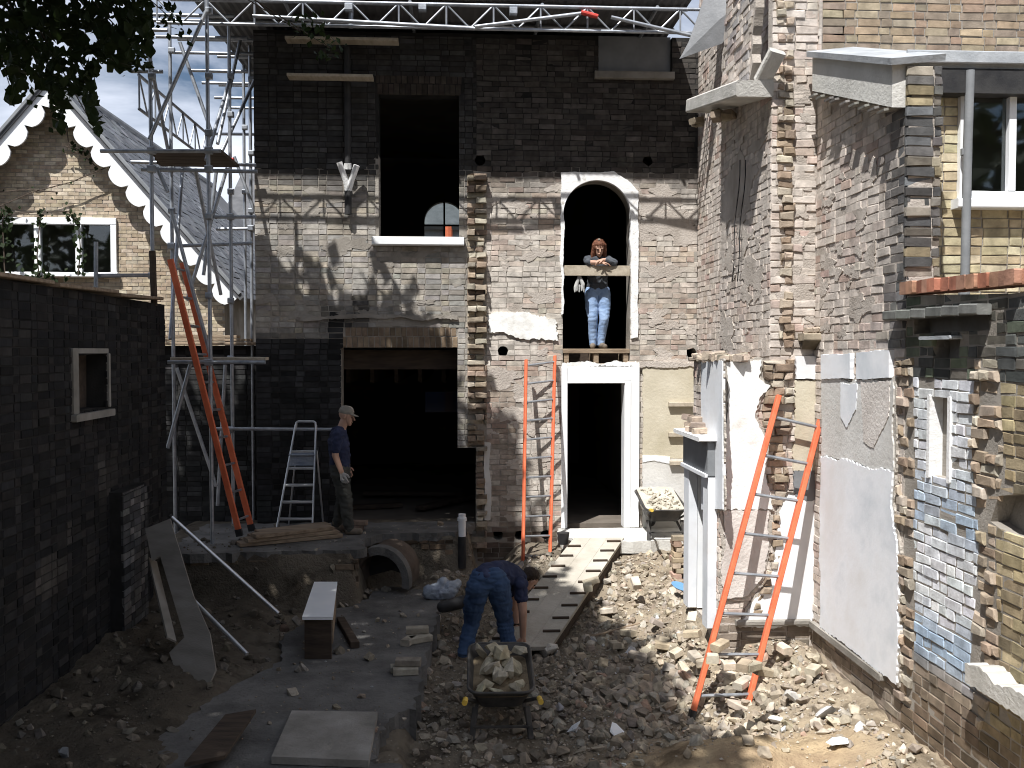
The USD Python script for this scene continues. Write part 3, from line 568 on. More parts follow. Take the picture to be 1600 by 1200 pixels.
PB([(1320, 598), (1346, 600), (1344, 640), (1330, 668), (1320, 650)], 'plaster_blue', 0.041, 51, pl=PW)
PB([(1352, 596), (1398, 596), (1396, 650), (1372, 700), (1356, 690)], 'plaster_pink', 0.040, 52, pl=PW)
PB([(1289, 713), (1340, 722), (1402, 737), (1399, 790), (1408, 850), (1410, 960), (1408, 1070), (1350, 1024), (1287, 980)], 'plaster_blue', 0.042, 53, 'large smooth blue-grey plaster sheet low on the wall', pl=PW, amp=0.014)
PB([(1134, 796), (1100, 796), (1100, 564), (1133, 564)], 'plaster_blue', 0.030, 54, pl=BSL, amp=0.004)
fz = atx(1290, 980, 3.42)[2]
party.part('skirting_ledge', MB().box((2.66, 8.955, fz - .06), (3.38, 9.02, fz - .005), bev=.012).box((3.36, 7.4, fz - .07), (3.415, 8.95, fz - .012), bev=.012), M['concrete'])
# corbel on the breast
p0, p1 = BF.px(1246, 546), BF.px(1292, 521)
cb = MB(); xa, xb = p0[0], 3.44; zb, zt = p0[1], p1[1]; zm = zt - 0.07
cb.box((xa, 8.86, zm), (xb, 9.02, zt), (0.34, 0.29, 0.22), bev=.01)
cb.quad((xa + .03, 8.99, zb), (xb - .03, 8.99, zb), (xb, 8.865, zm - .002), (xa, 8.865, zm - .002), .03, (0.12, 0.10, 0.07))
for k in range(5): cb.bar((xa + .03 + .06 * k, 8.9, zt + .025), (xa + .12 + .06 * k, 8.93, zt + .03 + .01 * k), .06, .05, (0.40, 0.33, 0.26), bev=.01)
party.part('corbel', cb, M['brick'])
# sloping coping with tile ends under it
cY, cZ = A([8.85, 7.19]), A([6.09, 5.52])
face = lambda x, t, dz_: A([x, cY[0] + (cY[1] - cY[0]) * t, cZ[0] + (cZ[1] - cZ[0]) * t + dz_])
party.part('sloping_coping', MB().quad(face(3.30, 0, -.36), face(3.30, 1, -.36), face(3.30, 1, 0), face(3.30, 0, 0), .2), M['concrete_pale'])
party.part('coping_lip', MB().quad(face(3.255, -.02, .002), face(3.255, 1.05, .012), face(3.70, 1.02, .052), face(3.70, -.02, .052), .05), M['lead'])
m = MB()
for k in range(9):
    t = (k + .3) / 9 + .03 * rng.normal(); a = face(3.265, t, -.365); m.quad(a + [0, .06, -.03], a + [0, -.07, -.035], a + [.15, -.07, -.005], a + [.15, .06, 0], .018, jitc(rng, (.28, .27, .25), .2))
party.part('tile_ends', m, M['slate'], kind='stuff')
# broken lintel end with debris
a, b2 = atx(1096, 166, 2.80), A([2.80, 8.98, 5.78])
party.part('lintel', MB().bar(a, b2, 0.36, 0.15, side=(1, 0, 0), bev=.015), M['stone_pale'])
party.part('lintel', MB().bar(b2 + [.08, .05, .08], b2 + [.16, -.16, .30], 0.16, 0.08, side=(1, 0, 0), bev=.015), M['stone_pale'], label='short tilted piece of pale stone on the lintel')
for k in range(9):
    q = a + (b2 - a) * rng.uniform(-.08, .6) + [rng.uniform(-.15, .1), 0, -.12 - rng.uniform(0, .1)]; d = rng.normal(0, 1, 3); d /= np.linalg.norm(d); d[2] *= .4
    party.part('broken_brick', MB().bar(q - d * .08, q + d * .08, .1, .065, jitc(rng, (.30, .25, .19), .25), bev=.01), M['brick'])
for x0, x1 in ((1163, 1150), (1172, 1158)):            # loose cables down the breast
    P = [BSU.px(x0 + (x1 - x0) * t + 1.5 * math.sin(9 * t), 250 + 190 * t) for t in np.linspace(0, 1, 9)]
    party.part('cable', MB().path([BSU.p(u, v, .045) for u, v in P], .006, 5), M['black'])

# low garden wall nearer the camera
garden = T('garden_wall', (3.5, 6.2, 0.3), 'cut-down garden wall with red brick coping and a whitewashed panel at the right edge', 'wall')
gt = atx(1500, 452, 3.42)[2]
niche, hole, hole2 = PW.rect(1452, 622, 1488, 742), PW.rect(1458, 530, 1500, 560), PW.poly([(1548, 815), (1560, 775), (1610, 770), (1660, 800), (1640, 850), (1575, 835)])
slot = PW.poly([(1428, 498), (1546, 490), (1546, 516), (1428, 522)])
gm = Polygon([(-7.15, 0), (-4.6, 0), (-4.6, gt - .1), (-5.9, gt - .06), (-7.15, gt)]).difference(unary_union([niche, hole, hole2, slot]))
garden.part('wall_body', body(PW, gm, 0.12), M['mortar'])
garden.part('wall_core', MB().box((3.541, 4.6, 0), (3.66, 7.149, gt - .06)), M['mortar'])
ya, yb = -PW.px(1425, 800)[0], -PW.px(1532, 800)[0]
def tint_gard(P, r):
    x, y, z = P; n = fb(P, 1.7, 51); m = fb(P, 4, 52)
    c = jitc(r, pick(r, (0.33, 0.27, 0.165), (0.38, 0.315, 0.20), (0.28, 0.225, 0.145)), 0.2)
    if y > yb:
        zt = atx(1480, 585, 3.42)[2]; c = jitc(r, (0.22, 0.18, 0.14), .2)
        w = jitc(r, (0.70, 0.72, 0.74), .08); w = blend(w, (0.36, 0.46, 0.58), sst(0.4, 0.62, n) * sst(2.6, 2.1, z)); w = blend(w, (0.25, 0.25, 0.25), .6 * sst(.62, .72, m))
        c = blend(c, w, sst(zt + .02, zt - .02, z) * sst(0.95, 1.15, z) * sst(yb, yb + .06, y))
    if z > atx(1480, 590, 3.42)[2]: c = jitc(r, pick(r, (0.10, 0.105, 0.10), (0.075, 0.08, 0.078), (0.15, 0.14, 0.12), (0.13, 0.15, 0.11)), 0.22)
    if z < 0.9: c = blend(c, jitc(r, (0.16, 0.12, 0.085), 0.2), sst(1.0, .6, z))
    return blend(c, jitc(r, (0.10, 0.09, 0.07), .3), .7 * sst(.6, .7, n) if y < yb else 0)
g1, g2 = PW.poly([(1404, 565), (1428, 560), (1430, 720), (1428, 850), (1430, 1000), (1424, 1100), (1402, 1085), (1410, 960), (1403, 800), (1408, 700)]), PW.poly([(1524, 560), (1560, 555), (1570, 700), (1556, 850), (1562, 1050), (1530, 1150), (1520, 1000), (1530, 850), (1520, 700)])
bk = lay(PW, gm.difference(unary_union([g1, g2])).intersection(sbox(-7.15, .2, -4.9, 4)), tint_gard, 60, bond='old', prot=(0.0, 0.012), jit=0.004, wob=0.006, miss=.01)
place(garden, bk, limit=240)
bk = lay(PW, g1, tint_tooth, 61, bw=.2, bond='old', prot=(.0, .045), jit=.008, miss=.22, wob=.01, bev=.012) + lay(PW, g2, tint_tooth, 62, bw=.2, bond='old', prot=(.0, .045), jit=.008, miss=.2, wob=.01, bev=.012)
place(garden, bk, name='broken_brick', limit=50, rest='toothed_brick_strip')
for i, y in enumerate(np.arange(5.55, 7.12, 0.118)):      # red bricks on edge along the top
    zz = gt + .004 - .018 * (7.1 - y)
    garden.part('coping_brick', MB().bar((3.36 + .015 * rng.normal(), y, zz + .05), (3.60, y + .008 * rng.normal(), zz + .05), .107, .095, jitc(rng, pick(rng, (.40, .17, .11), (.44, .24, .16), (.36, .20, .14)), .15), side=(0, 1, 0), bev=.009), M['brick'])
z5 = atx(1480, 487, 3.42)[2]
for i, y in enumerate(np.arange(5.95, 7.12, 0.228)):      # corbelled course
    garden.part('corbel_brick', MB().bar((3.35, y, z5 - .01 * rng.random()), (3.35, y + .218, z5), .10, .07, jitc(rng, (.16, .165, .155), .2), side=(1, 0, 0), bev=.008), M['brick'])
nb = niche.bounds; garden.part('niche_panel', MB().box((3.50, -nb[2] + .005, nb[1]), (3.538, -nb[0] - .005, nb[3])), M['mortar'])
for yy in (-nb[0] - .01, -nb[2] + .01): garden.part('niche_trim', MB().box((3.40, yy - .02, nb[1] - .02), (3.52, yy + .02, nb[3] + .01), bev=.008), M['paint_worn'])
hb = hole.bounds
garden.part('slate_shelf', MB().box((3.33, -hb[2] - .03, hb[3]), (3.53, -hb[0] + .04, hb[3] + .025), bev=.006), M['lead'])
c0 = atx(1560, 1050, 3.42)
garden.part('footing_stone', patch(PW, PW.poly([(1545, 1035), (1650, 1090), (1650, 1130), (1545, 1065)]), .0, .16, 3, .01), M['stone_pale'])

# ================================================================ neighbour on the right
nb_ = T('neighbour_house', (5.0, 9.0, 0.4), 'yellow brick house with white window and lead flashing at the top right corner', 'house')
NR, NX = Plane((0, 9.0, 0), (1, 0, 0)), Plane((0, 7.75, 0), (1, 0, 0))
nr = sbox(3.45, 5.4, 7.0, 9.5); nb_.part('wall_body', body(NR, nr, .3), M['mortar'])
place(nb_, lay(NR, nr.intersection(sbox(3.45, 5.9, 6.2, 7.2)), lambda P, r: jitc(r, pick(r, (.33, .255, .175), (.30, .22, .16), (.33, .275, .195), (.27, .22, .17)), .14), 31), limit=100)
w0, w1 = NX.px(1494, 326), NX.px(1492, 120); WX1 = 5.35; wz0, wz1 = w0[1], w1[1]; wx0 = w0[0]
nx_ = sbox(3.67, 0.3, 7.0, 5.42).difference(sbox(wx0, wz0, WX1, wz1)); nb_.part('wall_body', body(NX, nx_, .28), M['mortar'])
place(nb_, lay(NX, nx_.intersection(sbox(3.67, 2.9, 5.0, 5.4)), lambda P, r: jitc(r, pick(r, (.48, .415, .275), (.44, .37, .24), (.52, .46, .325), (.41, .335, .22)), .12), 32), limit=70)
nb_.part('room_back', MB().box((wx0 - .4, 8.6, wz0 - .6), (WX1 + .4, 8.7, wz1 + .3)).box((wx0 - .4, 8.03, wz0 - .7), (WX1 + .4, 8.6, wz0 - .6)), inn)
win = nb_.part('window', MB().box((wx0, 7.70, wz0 + .07), (wx0 + .075, 7.80, wz1), bev=.006).box((wx0 + .076, 7.70, wz1 - .07), (WX1, 7.80, wz1), bev=.006).box((wx0 + .076, 7.70, wz0 + .07), (WX1, 7.80, wz0 + .14), bev=.006), M['paint'])
mx0 = NX.px(1571, 220)[0]
nb_.part('mullion', MB().box((mx0, 7.695, wz0 + .141), (mx0 + .06, 7.80, wz1 - .071), bev=.006), M['paint'], under=win)
nb_.part('sill', MB().box((wx0 - .05, 7.62, wz0 - .01), (WX1 + .05, 7.78, wz0 + .068), bev=.01), M['paint'], under=win)
nb_.part('pane', MB().box((wx0 + .076, 7.745, wz0 + .14), (mx0 - .001, 7.751, wz1 - .071)), M['glass'], under=win)
nb_.part('pane', MB().box((mx0 + .061, 7.745, wz0 + .14), (WX1 - .01, 7.751, wz1 - .071)), M['glass'], under=win)
fz_ = NX.px(1540, 96)[1]
nb_.part('lean_to_roof', MB().quad((3.62, 7.60, fz_), (7.0, 7.60, fz_), (7.0, 9.0, fz_ + .38), (3.62, 9.0, fz_ + .38), .1), M['lead'])
nb_.part('flashing', MB().box((3.60, 7.57, fz_ - .07), (7.0, 7.598, fz_ + .03), bev=.008), M['lead'])
nb_.part('fascia', MB().box((3.66, 7.60, fz_ - .30), (7.0, 7.74, fz_ - .11)), M['black'])
pp = NX.px(1501, 100)[0]
pipe = T('drainpipe', (pp, 7.66, 3.6), 'dark grey drainpipe running down beside the white window', 'drainpipe')
pipe.part('pipe', MB().path([(pp, 7.60, fz_ - .12), (pp, 7.62, 5.0), (pp, 7.64, 3.2), (pp, 7.64, 2.0)], .036, 10), M['slate_grey'], smooth=40)
for z in (3.75, 4.9): pipe.part('bracket', MB().tube((pp, 7.64, z), (pp, 7.64, z + .05), .045, 10), M['slate_grey'])

# ================================================================ left boundary wall
LW = Plane((-3.6, 0, 0), (0, 1, 0))
lwall = T('boundary_wall', (-3.7, 9.0, 0.4), 'tall black sooty brick wall along the left edge with a small framed opening', 'wall')
q0, q1 = LW.px(0, 436), LW.px(257, 476); lend = q1[0]
lm = Polygon([(3.0, 0.2), (lend, 0.2), (lend, q1[1]), (q0[0], q0[1]), (3.0, q0[1] + .05)])
lo = LW.poly([(120, 556), (166, 552), (166, 636), (120, 640)])
lwall.part('wall_body', body(LW, lm.difference(lo), .24), M['mortar_dark'])
lwall.part('opening_back', MB().box((-3.83, lo.bounds[0], lo.bounds[1]), (-3.80, lo.bounds[2], lo.bounds[3])), M['wood_dark'])
def tint_left(P, r):
    n = fb(P, 1.5, 61); c = jitc(r, pick(r, (.018, .0175, .0175), (.025, .023, .022), (.014, .014, .015)), .3)
    return blend(c, jitc(r, (.09, .08, .07), .3), .7 * sst(.62, .72, n) * sst(2.6, 1.6, P[2]))
place(lwall, lay(LW, lm.difference(lo).intersection(sbox(7.1, .25, lend, 4.2)), tint_left, 33, prot=(.002, .012)), limit=200)
b = lo.bounds
for nm, r_ in (('opening_frame', ((b[0] - .13, b[1] - .02), (b[0], b[3] + .05))), ('opening_frame', ((b[2], b[1]), (b[2] + .05, b[3]))), ('opening_frame', ((b[0], b[3]), (b[2], b[3] + .05)))):
    lwall.part(nm, MB().box((-3.62, r_[0][0], r_[0][1]), (-3.575, r_[1][0], r_[1][1]), bev=.01), M['concrete'])
lwall.part('opening_sill', MB().box((-3.64, b[0] - .16, b[1] - .09), (-3.54, b[2] + .07, b[1] - .021), bev=.012), M['concrete'])
pY0, pY1 = LW.px(170, 800)[0], 10.85
lwall.part('pilaster', MB().box((-3.6, pY0, .2), (-3.46, pY1, 1.85)), M['mortar_dark'])
place(lwall, lay(Plane((-3.46, 0, 0), (0, 1, 0)), sbox(pY0, .3, pY1, 1.84), lambda P, r: jitc(r, pick(r, (.075, .075, .077), (.12, .115, .11), (.05, .05, .052)), .3), 34), name='pilaster_brick', limit=60, rest='small_pilaster_bricks')
for k in range(5):
    y0_ = 4.2 + k * 1.52; t = lambda y: q0[1] + (q1[1] - q0[1]) * (y - q0[0]) / (q1[0] - q0[0])
    lwall.part('capping_board', MB().bar((-3.66 + .03 * rng.normal(), y0_, t(y0_) + .02), (-3.68 + .03 * rng.normal(), y0_ + 1.5, t(y0_ + 1.5) + .02 + .01 * k), .30, .035, side=(1, 0, 0), bev=.006), M['wood'])
# dark wall closing the passage between the boundary wall and the house
side = T('passage_wall', (-3.9, 14.6, 0.4), 'dark low wall with pale planks on top behind the scaffold tower', 'wall')
SP = Plane((0, 14.6, 0), (1, 0, 0)); pz = SP.px(330, 540)[1]
sm = sbox(-5.4, .3, LEFT - .003, pz); side.part('wall_body', body(SP, sm, .24), M['mortar_dark'])
place(side, lay(SP, sm, lambda P, r: jitc(r, (.03, .03, .03), .35), 35), limit=60)
for k in range(3): side.part('plank', MB().bar((-5.3, 14.5, pz + .03 + .05 * k), (LEFT - .05 - .2 * k, 14.55, pz + .03 + .05 * k), .22, .04, side=(0, 1, 0), bev=.006), M['wood'])

# ================================================================ gabled house at the back left
GW = Plane((0, 20, 0), (1, 0, 0))
gable = T('gabled_house', (-8.3, 20, 0.4), 'yellow brick gabled house with white scalloped bargeboards and grey slate roof', 'house')
ap, ev = GW.px(92, 132), GW.px(378, 458); sl = (ap[1] - ev[1]) / (ev[0] - ap[0]); GX, GZ = ap
wxr = ev[0] - .35
gw_ = GW.rect(-40, 345, 178, 425)
gmask = Polygon([(2 * GX - wxr, .3), (wxr, .3), (wxr, GZ - sl * (wxr - GX) - .12), (GX, GZ - .12), (2 * GX - wxr, GZ - sl * (wxr - GX) - .12)])
gable.part('wall_body', body(GW, gmask.difference(gw_), .25), M['mortar'])
place(gable, lay(GW, gmask.difference(gw_).intersection(sbox(-10.2, 2.9, wxr, 9.3)), lambda P, r: jitc(r, pick(r, (.45, .375, .27), (.50, .43, .33), (.40, .33, .245), (.37, .295, .215)), .12), 36, bond='stretcher'), limit=260)
gable.part('wall_back', MB().box((2 * GX - wxr, 32, .3), (wxr, 32.2, 4.5)).box((wxr - .2, 20.26, .3), (wxr, 32, GZ - sl * (wxr - GX) - .1)), M['mortar'])
for sgn in (1, -1):
    d = A([1, -sl]) / math.hypot(1, sl); nn = A([d[1], -d[0]]) * -1.0; nn = A([-sl, -1]) / math.hypot(1, sl)   # nn: down and inwards
    Ls = math.hypot(ev[0] - GX, ev[1] - GZ) + .1; top = [A([GX, GZ]) + d * s_ for s_ in (0.0, Ls)]; low = []
    ns = 11; wd = .22; sc = Ls / ns
    for k in range(ns - 1, -1, -1):
        for t in np.linspace(1, 0, 9)[(0 if k == ns - 1 else 1):]:
            low.append(A([GX, GZ]) + d * (k + t) * sc + nn * (wd + .20 * math.sqrt(max(0, 1 - (2 * t - 1) ** 2))))
    low = [q for q in low if q[0] >= GX - 1e-6] + [A([GX, GZ - wd * math.hypot(1, sl)])]
    P = Polygon([top[0], top[1]] + low)
    if sgn < 0: P = Polygon([(2 * GX - x, z) for x, z in P.exterior.coords])
    P = P.buffer(0); P = max(getattr(P, 'geoms', [P]), key=lambda g: g.area)
    bd = gable.part('bargeboard', body(Plane((0, 19.55, 0), (1, 0, 0)), P, .045), M['paint'])
    U_, V_ = (A([0, 1.0, 0]), A([-d[0], 0, -d[1]])) if sgn > 0 else (A([0, -1.0, 0]), A([d[0], 0, -d[1]]))
    RP = Plane((GX, 0, GZ + .03), U_, V_)
    rl = sbox(19.5, -Ls - .1, 32.3, 0) if sgn > 0 else sbox(-32.3, -Ls - .1, -19.5, 0)
    rf = gable.part('roof', body(RP, rl, .08), M['roof_sheet'])
    gable.part('verge_trim', MB().bar(A([GX, 19.52, GZ + .03]), A([GX + sgn * d[0] * Ls, 19.52, GZ + .03 + d[1] * Ls]), .1, .07, side=(0, 1, 0), bev=.01), M['slate_grey'], under=rf)
    if sgn > 0:
        place(gable, lay(RP, rl.intersection(sbox(19.5, -Ls - .1, 29, 0)), lambda P, r: jitc(r, pick(r, (.085, .09, .10), (.11, .115, .125), (.07, .075, .085)), .2), 37, bw=.27, bh=.20, gap=.012, prot=(.012, .03), bond='s', bev=.004, jit=.004), name='slate', under=rf, limit=250, mat='slate', rest='small_slates')
gable.part('ridge', MB().tube((GX, 19.5, GZ + .05), (GX, 32.3, GZ + .05), .09, 8), M['slate_grey'])
b = gw_.bounds
gwn = gable.part('window', MB().box((b[0], 19.93, b[3] - .09), (b[2] + .06, 20.05, b[3] + .05), bev=.01).box((b[2] - .05, 19.93, b[1]), (b[2] + .06, 20.05, b[3] - .091), bev=.01), M['paint'])
for x in (60, 124): x0 = GW.px(x, 380)[0]; gable.part('mullion', MB().box((x0 - .06, 19.94, b[1]), (x0 + .06, 20.05, b[3] - .091), bev=.01), M['paint'], under=gwn)
gable.part('sill', MB().box((b[0], 19.86, b[1] - .1), (b[2] + .1, 20.02, b[1] - .002), bev=.015), M['paint'], under=gwn)
e = [b[0]] + [GW.px(x, 380)[0] for x in (60, 124)] + [b[2]]
for k in range(3): gable.part('pane', MB().box((e[k] + .06, 20.0, b[1]), (e[k + 1] - .06, 20.006, b[3] - .092)), M['glass'], under=gwn)
gable.part('room_back', MB().box((b[0] - .5, 21.4, b[1] - .6), (b[2] + .4, 21.5, b[3] + .4)).box((b[2] + .3, 20.26, b[1] - .6), (b[2] + .4, 21.4, b[3] + .4)), inn)
# ================================================================ scaffold tower and the temporary roof
GR, TR = M['galv'], 0.0242
scaf = T('scaffold_tower', (-3.6, 12.8, 0.4), 'grey tubular scaffold tower with diagonal braces between the black wall and the house', 'scaffold')
def tube(th, name, p, q, r=TR, mt=GR, n=10, **k):
    return th.part(name, MB().tube(p, q, r, n), mt, smooth=40, **k)
def coupler(th, p, s=.055, red=False):
    return th.part('coupler', MB().box(A(p) - s * .8, A(p) + s * .8, bev=.015), M['red'] if red else GR)
YA, YB = 12.15, 13.35
ROOFZ = at(800, 3, 12.47)[2]
up = {}
for nm, x, Y, y1 in (('a', 237, YA, 480), ('b', 268, YB, 600), ('c', 326, YA, 700), ('d', 360, YB, 700), ('e', 392, 14.6, 560), ('f', 382, 15.6, 560)):
    P = at(x, 300, Y); up[nm] = P; g = Hs(P[0], P[1]); g = max(g, .3)
    tube(scaf, 'standard', (P[0], P[1], g), (P[0], P[1], ROOFZ + .05))
    scaf.part('base_plate', MB().box((P[0] - .08, P[1] - .08, g), (P[0] + .08, P[1] + .08, g + .012)), GR)
def run(x0, y0, Ya, x1, y1, Yb, name='brace', ends=True):
    p, q = at(x0, y0, Ya), at(x1, y1, Yb); tube(scaf, name, p, q); return p, q
e_ = .055
run(322, 18, YA - e_, 233, 218, YA - e_); run(281, 66, YB - e_, 331, 208, YB - e_); run(233, 85, YA + e_, 262, 232, YB, )
run(360, 120, YB + e_, 322, 250, YA); run(398, 125, 14.2, 345, 240, YB); run(376, 60, 14.0, 340, 225, YB + e_)
run(355, 262, YB - e_, 292, 470, YB - e_); run(245, 262, YA + e_, 262, 300, YA + e_); run(285, 262, YB + .1, 266, 530, YA + .1); run(305, 264, YA + .12, 345, 460, YB - .1)
run(268, 330, YA + .1, 330, 560, YA + .16); run(338, 268, YB + .1, 318, 430, YB + .1); run(398, 330, 14.1, 366, 245, 14.1)
run(276, 575, YB - .1, 338, 760, YB - .1); run(352, 570, YB + .1, 340, 790, YB + .1); run(300, 560, YA + .2, 262, 700, YA + .2)
for x0, y0, Y0, x1, y1, Y1 in ((157, 236, YA - .06, 345, 236, YA - .06), (205, 253, YB + .06, 400, 258, YB + .06), (221, 265, YA + .06, 402, 268, YA + .06), (262, 385, YB + .06, 395, 380, YB + .06), (335, 339, YB - .06, 400, 339, YB - .06), (338, 358, 14.7, 402, 357, 14.7), (330, 670, YB - .12, 528, 671, 13.3), (155, 431, 11.2, 238, 430, YA - .06), (262, 566, YA - .06, 415, 566, YA - .06)):
    run(x0, y0, Y0, x1, y1, Y1, 'ledger')
for nm, zs_ in (('a', (236, 265)), ('c', (236, 265, 566)), ('b', (253, 385)), ('d', (253, 339, 671)), ('e', (357,))):
    for zy in zs_:
        P = at(pix(up[nm])[0], zy, up[nm][1]); coupler(scaf, P + [0.01, -.035, 0], red=(nm == 'd' and zy == 253))
for nm, ys in (('a', (120, 431)), ('b', (80, 265, 330)), ('c', (18, 120, 208, 339, 462)), ('d', (120, 180, 300, 470, 560)), ('e', (125, 240, 330)), ('f', (200, 300))):
    for zy in ys: coupler(scaf, at(pix(up[nm])[0], zy, up[nm][1]) + [.012, -.03, 0], .048)
for k in range(4):                                      # boarded lift
    y = YA + .05 + .235 * k
    a, b = at(234, 243, YA), at(330, 245, YA)
    scaf.part('scaffold_board', MB().box((a[0] - .05 * k, y, a[2] + .05), (b[0] + .12, y + .225, a[2] + .09), bev=.006), M['wood_dark'])
for k in range(3):
    a, b = at(262, 563, YA), at(412, 564, YA)
    scaf.part('scaffold_board', MB().box((a[0] + .04 * k, YA + .1 + .235 * k, a[2]), (b[0] - .1 * k, YA + .325 + .235 * k, a[2] + .038), bev=.006), M['wood_pale'])
scaf.part('handrail_post', MB().tube(at(150, 470, 11.2), at(150, 378, 11.2), TR, 8), GR, smooth=40)
scaf.part('handrail_post', MB().tube(at(241, 478, 11.7), at(238, 392, 11.7), .04, 8), M['wood_dark'], smooth=40)
def lattice(th, p0, p1, depth, pitch, name='lattice_beam', r=.021):
    """Ladder beam: two chords with zigzag lacing; p0 and p1 are the ends of the top chord."""
    p0, p1 = A(p0), A(p1); d = p1 - p0; Ln = np.linalg.norm(d); dn = A([0, 0, -depth]); n = int(Ln / pitch)
    top = th.part(name, MB().tube(p0, p1, r, 10), GR, smooth=40)
    th.part('bottom_chord', MB().tube(p0 + dn, p1 + dn, r, 10), GR, under=top, smooth=40)
    for k in range(n + 1):
        a = p0 + d * (k / n)
        if k % 2 == 0: th.part('lacing', MB().tube(a, a + dn, .012, 6), GR, under=top)
        if k < n:
            b = p0 + d * ((k + 1) / n); s, e = (a, b + dn) if k % 2 == 0 else (a + dn, b)
            th.part('lacing', MB().tube(s, e, .012, 6), GR, under=top)
q = atx(217, 117, -3.95); q2 = atx(330, 214, -3.95)
lattice(scaf, q, q2, .42, .30)
tube(scaf, 'transom', q + [-.1, .02, .05], (up['a'][0] + .1, q[1] + .02, q[2] + .05)); tube(scaf, 'transom', q2 + [-.1, 0, .05], (-2.95, q2[1], q2[2] + .05))

roof = T('temporary_roof', (0, 13, ROOFZ), 'temporary sheeted scaffold roof with a long lattice beam over the house', 'scaffold roof')
LT, RTX = -3.42, 3.05
zt_, zb_ = at(800, 9, 12.40)[2], at(800, 46, 12.40)[2]
lattice(roof, (-3.75, 12.40, zt_), (3.18, 12.40, zt_), zt_ - zb_, .30)
RS = ROOFZ + .07; NY = 12.47; FY = 17.7
for k in range(8):                                      # ribbed sheets
    x0 = LT + (RTX - LT) * k / 8; x1 = LT + (RTX - LT) * (k + 1) / 8 + (.02 if k < 7 else 0); m = MB(); xs_ = np.linspace(x0, x1, 17)
    zz = RS + .012 * (np.arange(17) % 2) + .003 * (k % 2) * 2 + .004
    v = np.vstack([np.stack([xs_, np.full(17, NY), zz], 1), np.stack([xs_, np.full(17, FY), zz + .01], 1)]); v = np.vstack([v, v + [0, 0, .012]])
    f = [(i, i + 17, i + 18, i + 1) for i in range(16)] + [(34 + i, 35 + i, 52 + i, 51 + i) for i in range(16)] + [(i, i + 1, 35 + i, 34 + i) for i in range(16)] + [(17 + i, 51 + i, 52 + i, 18 + i) for i in range(16)]
    roof.part('roof_sheet', (v, f), M['roof_sheet'])
for k in range(7):
    y = NY + .25 + k * .8; tube(roof, 'purlin', (LT - (.62 if k % 3 else .25), y, RS - .035), (RTX, y, RS - .035))
    tube(roof, 'outrigger', (LT - .75, y + .22, RS - .16 - .03 * (k % 2)), (LT + .5, y + .22, RS - .16 - .03 * (k % 2)))
for y, z in ((12.8, 32), (12.9, 47)): P = at(236, z, y); Q = at(262, z, y); tube(roof, 'outrigger', P, Q)
for x in (-2.2, -.6, 1.1, 2.6): tube(roof, 'rafter', (x, NY + .02, RS - .09), (x, FY - .1, RS - .09))
tube(roof, 'brace', at(742, 42, 12.34), at(908, 21, 12.34)); tube(roof, 'brace', at(955, 27, 12.34), at(1082, 56, 12.34)); tube(roof, 'brace', at(395, 25, 12.34), at(740, 44, 12.34))
roof.part('red_clamp', MB().bar(at(908, 19, 12.33), at(934, 26, 12.33), .07, .05, bev=.015), M['red'])
for x in (545, 802, 660): coupler(roof, at(x, 12 if x < 700 else 18, 12.38), .06)
tube(roof, 'hanger', at(549, 4, 12.44), at(548, 44, 12.44), .03)
for x0, x1, y in ((445, 622, 58), (448, 582, 116)):
    a, b = at(x0, y, 13.2), at(x1, y + 3, 13.2); roof.part('scaffold_board', MB().box((a[0], 13.2, a[2] - .02), (b[0], 13.42, a[2] + .02), bev=.005), M['wood_pale'])
pts = [at(1110, -30, 12.2), at(1200, -30, 11.7), at(1160, 30, 11.9), at(1128, 68, 12.05), at(1062, 92, 12.3), at(1076, 66, 12.25)]
c = sum(pts) / 6; m = MB(); v = [c + A([0, -.05, 0])] + pts; v2 = [q + [0, .012, .004] for q in v]
m.add(v + v2, [(0, 1 + i, 1 + (i + 1) % 6) for i in range(6)] + [(7, 8 + (i + 1) % 6, 8 + i) for i in range(6)] + sum([[(1 + i, 8 + i, 8 + (i + 1) % 6), (1 + i, 8 + (i + 1) % 6, 1 + (i + 1) % 6)] for i in range(6)], []))
roof.part('tarpaulin', m, M['tarp'])
dp = at(543, 150, 13.5); hop = T('downpipe', (dp[0], 13.5, 5.2), 'black downpipe with pale broken branch on the upper house wall', 'drainpipe')
zq = at(543, 262, 13.5)[2]
hop.part('pipe', MB().tube((dp[0], 13.5, zq), (dp[0], 13.5, 7.5), .045, 10), M['black'], smooth=40)
hop.part('lower_pipe', MB().tube((dp[0], 13.5, zq - .32), (dp[0], 13.5, at(543, 335, 13.5)[2]), .05, 10), M['black'], smooth=40)
hop.part('branch', MB().path([(dp[0] - .11, 13.42, zq + .06), (dp[0] - .03, 13.47, zq - .18), (dp[0], 13.5, zq - .34)], .042, 8).path([(dp[0] + .13, 13.42, zq + .02), (dp[0] + .05, 13.47, zq - .18), (dp[0], 13.5, zq - .34)], .042, 8).path([(dp[0], 13.47, zq + .05), (dp[0], 13.49, zq - .02)], .05, 8), M['paint_worn'], smooth=40, label='pale grey branch of the downpipe')

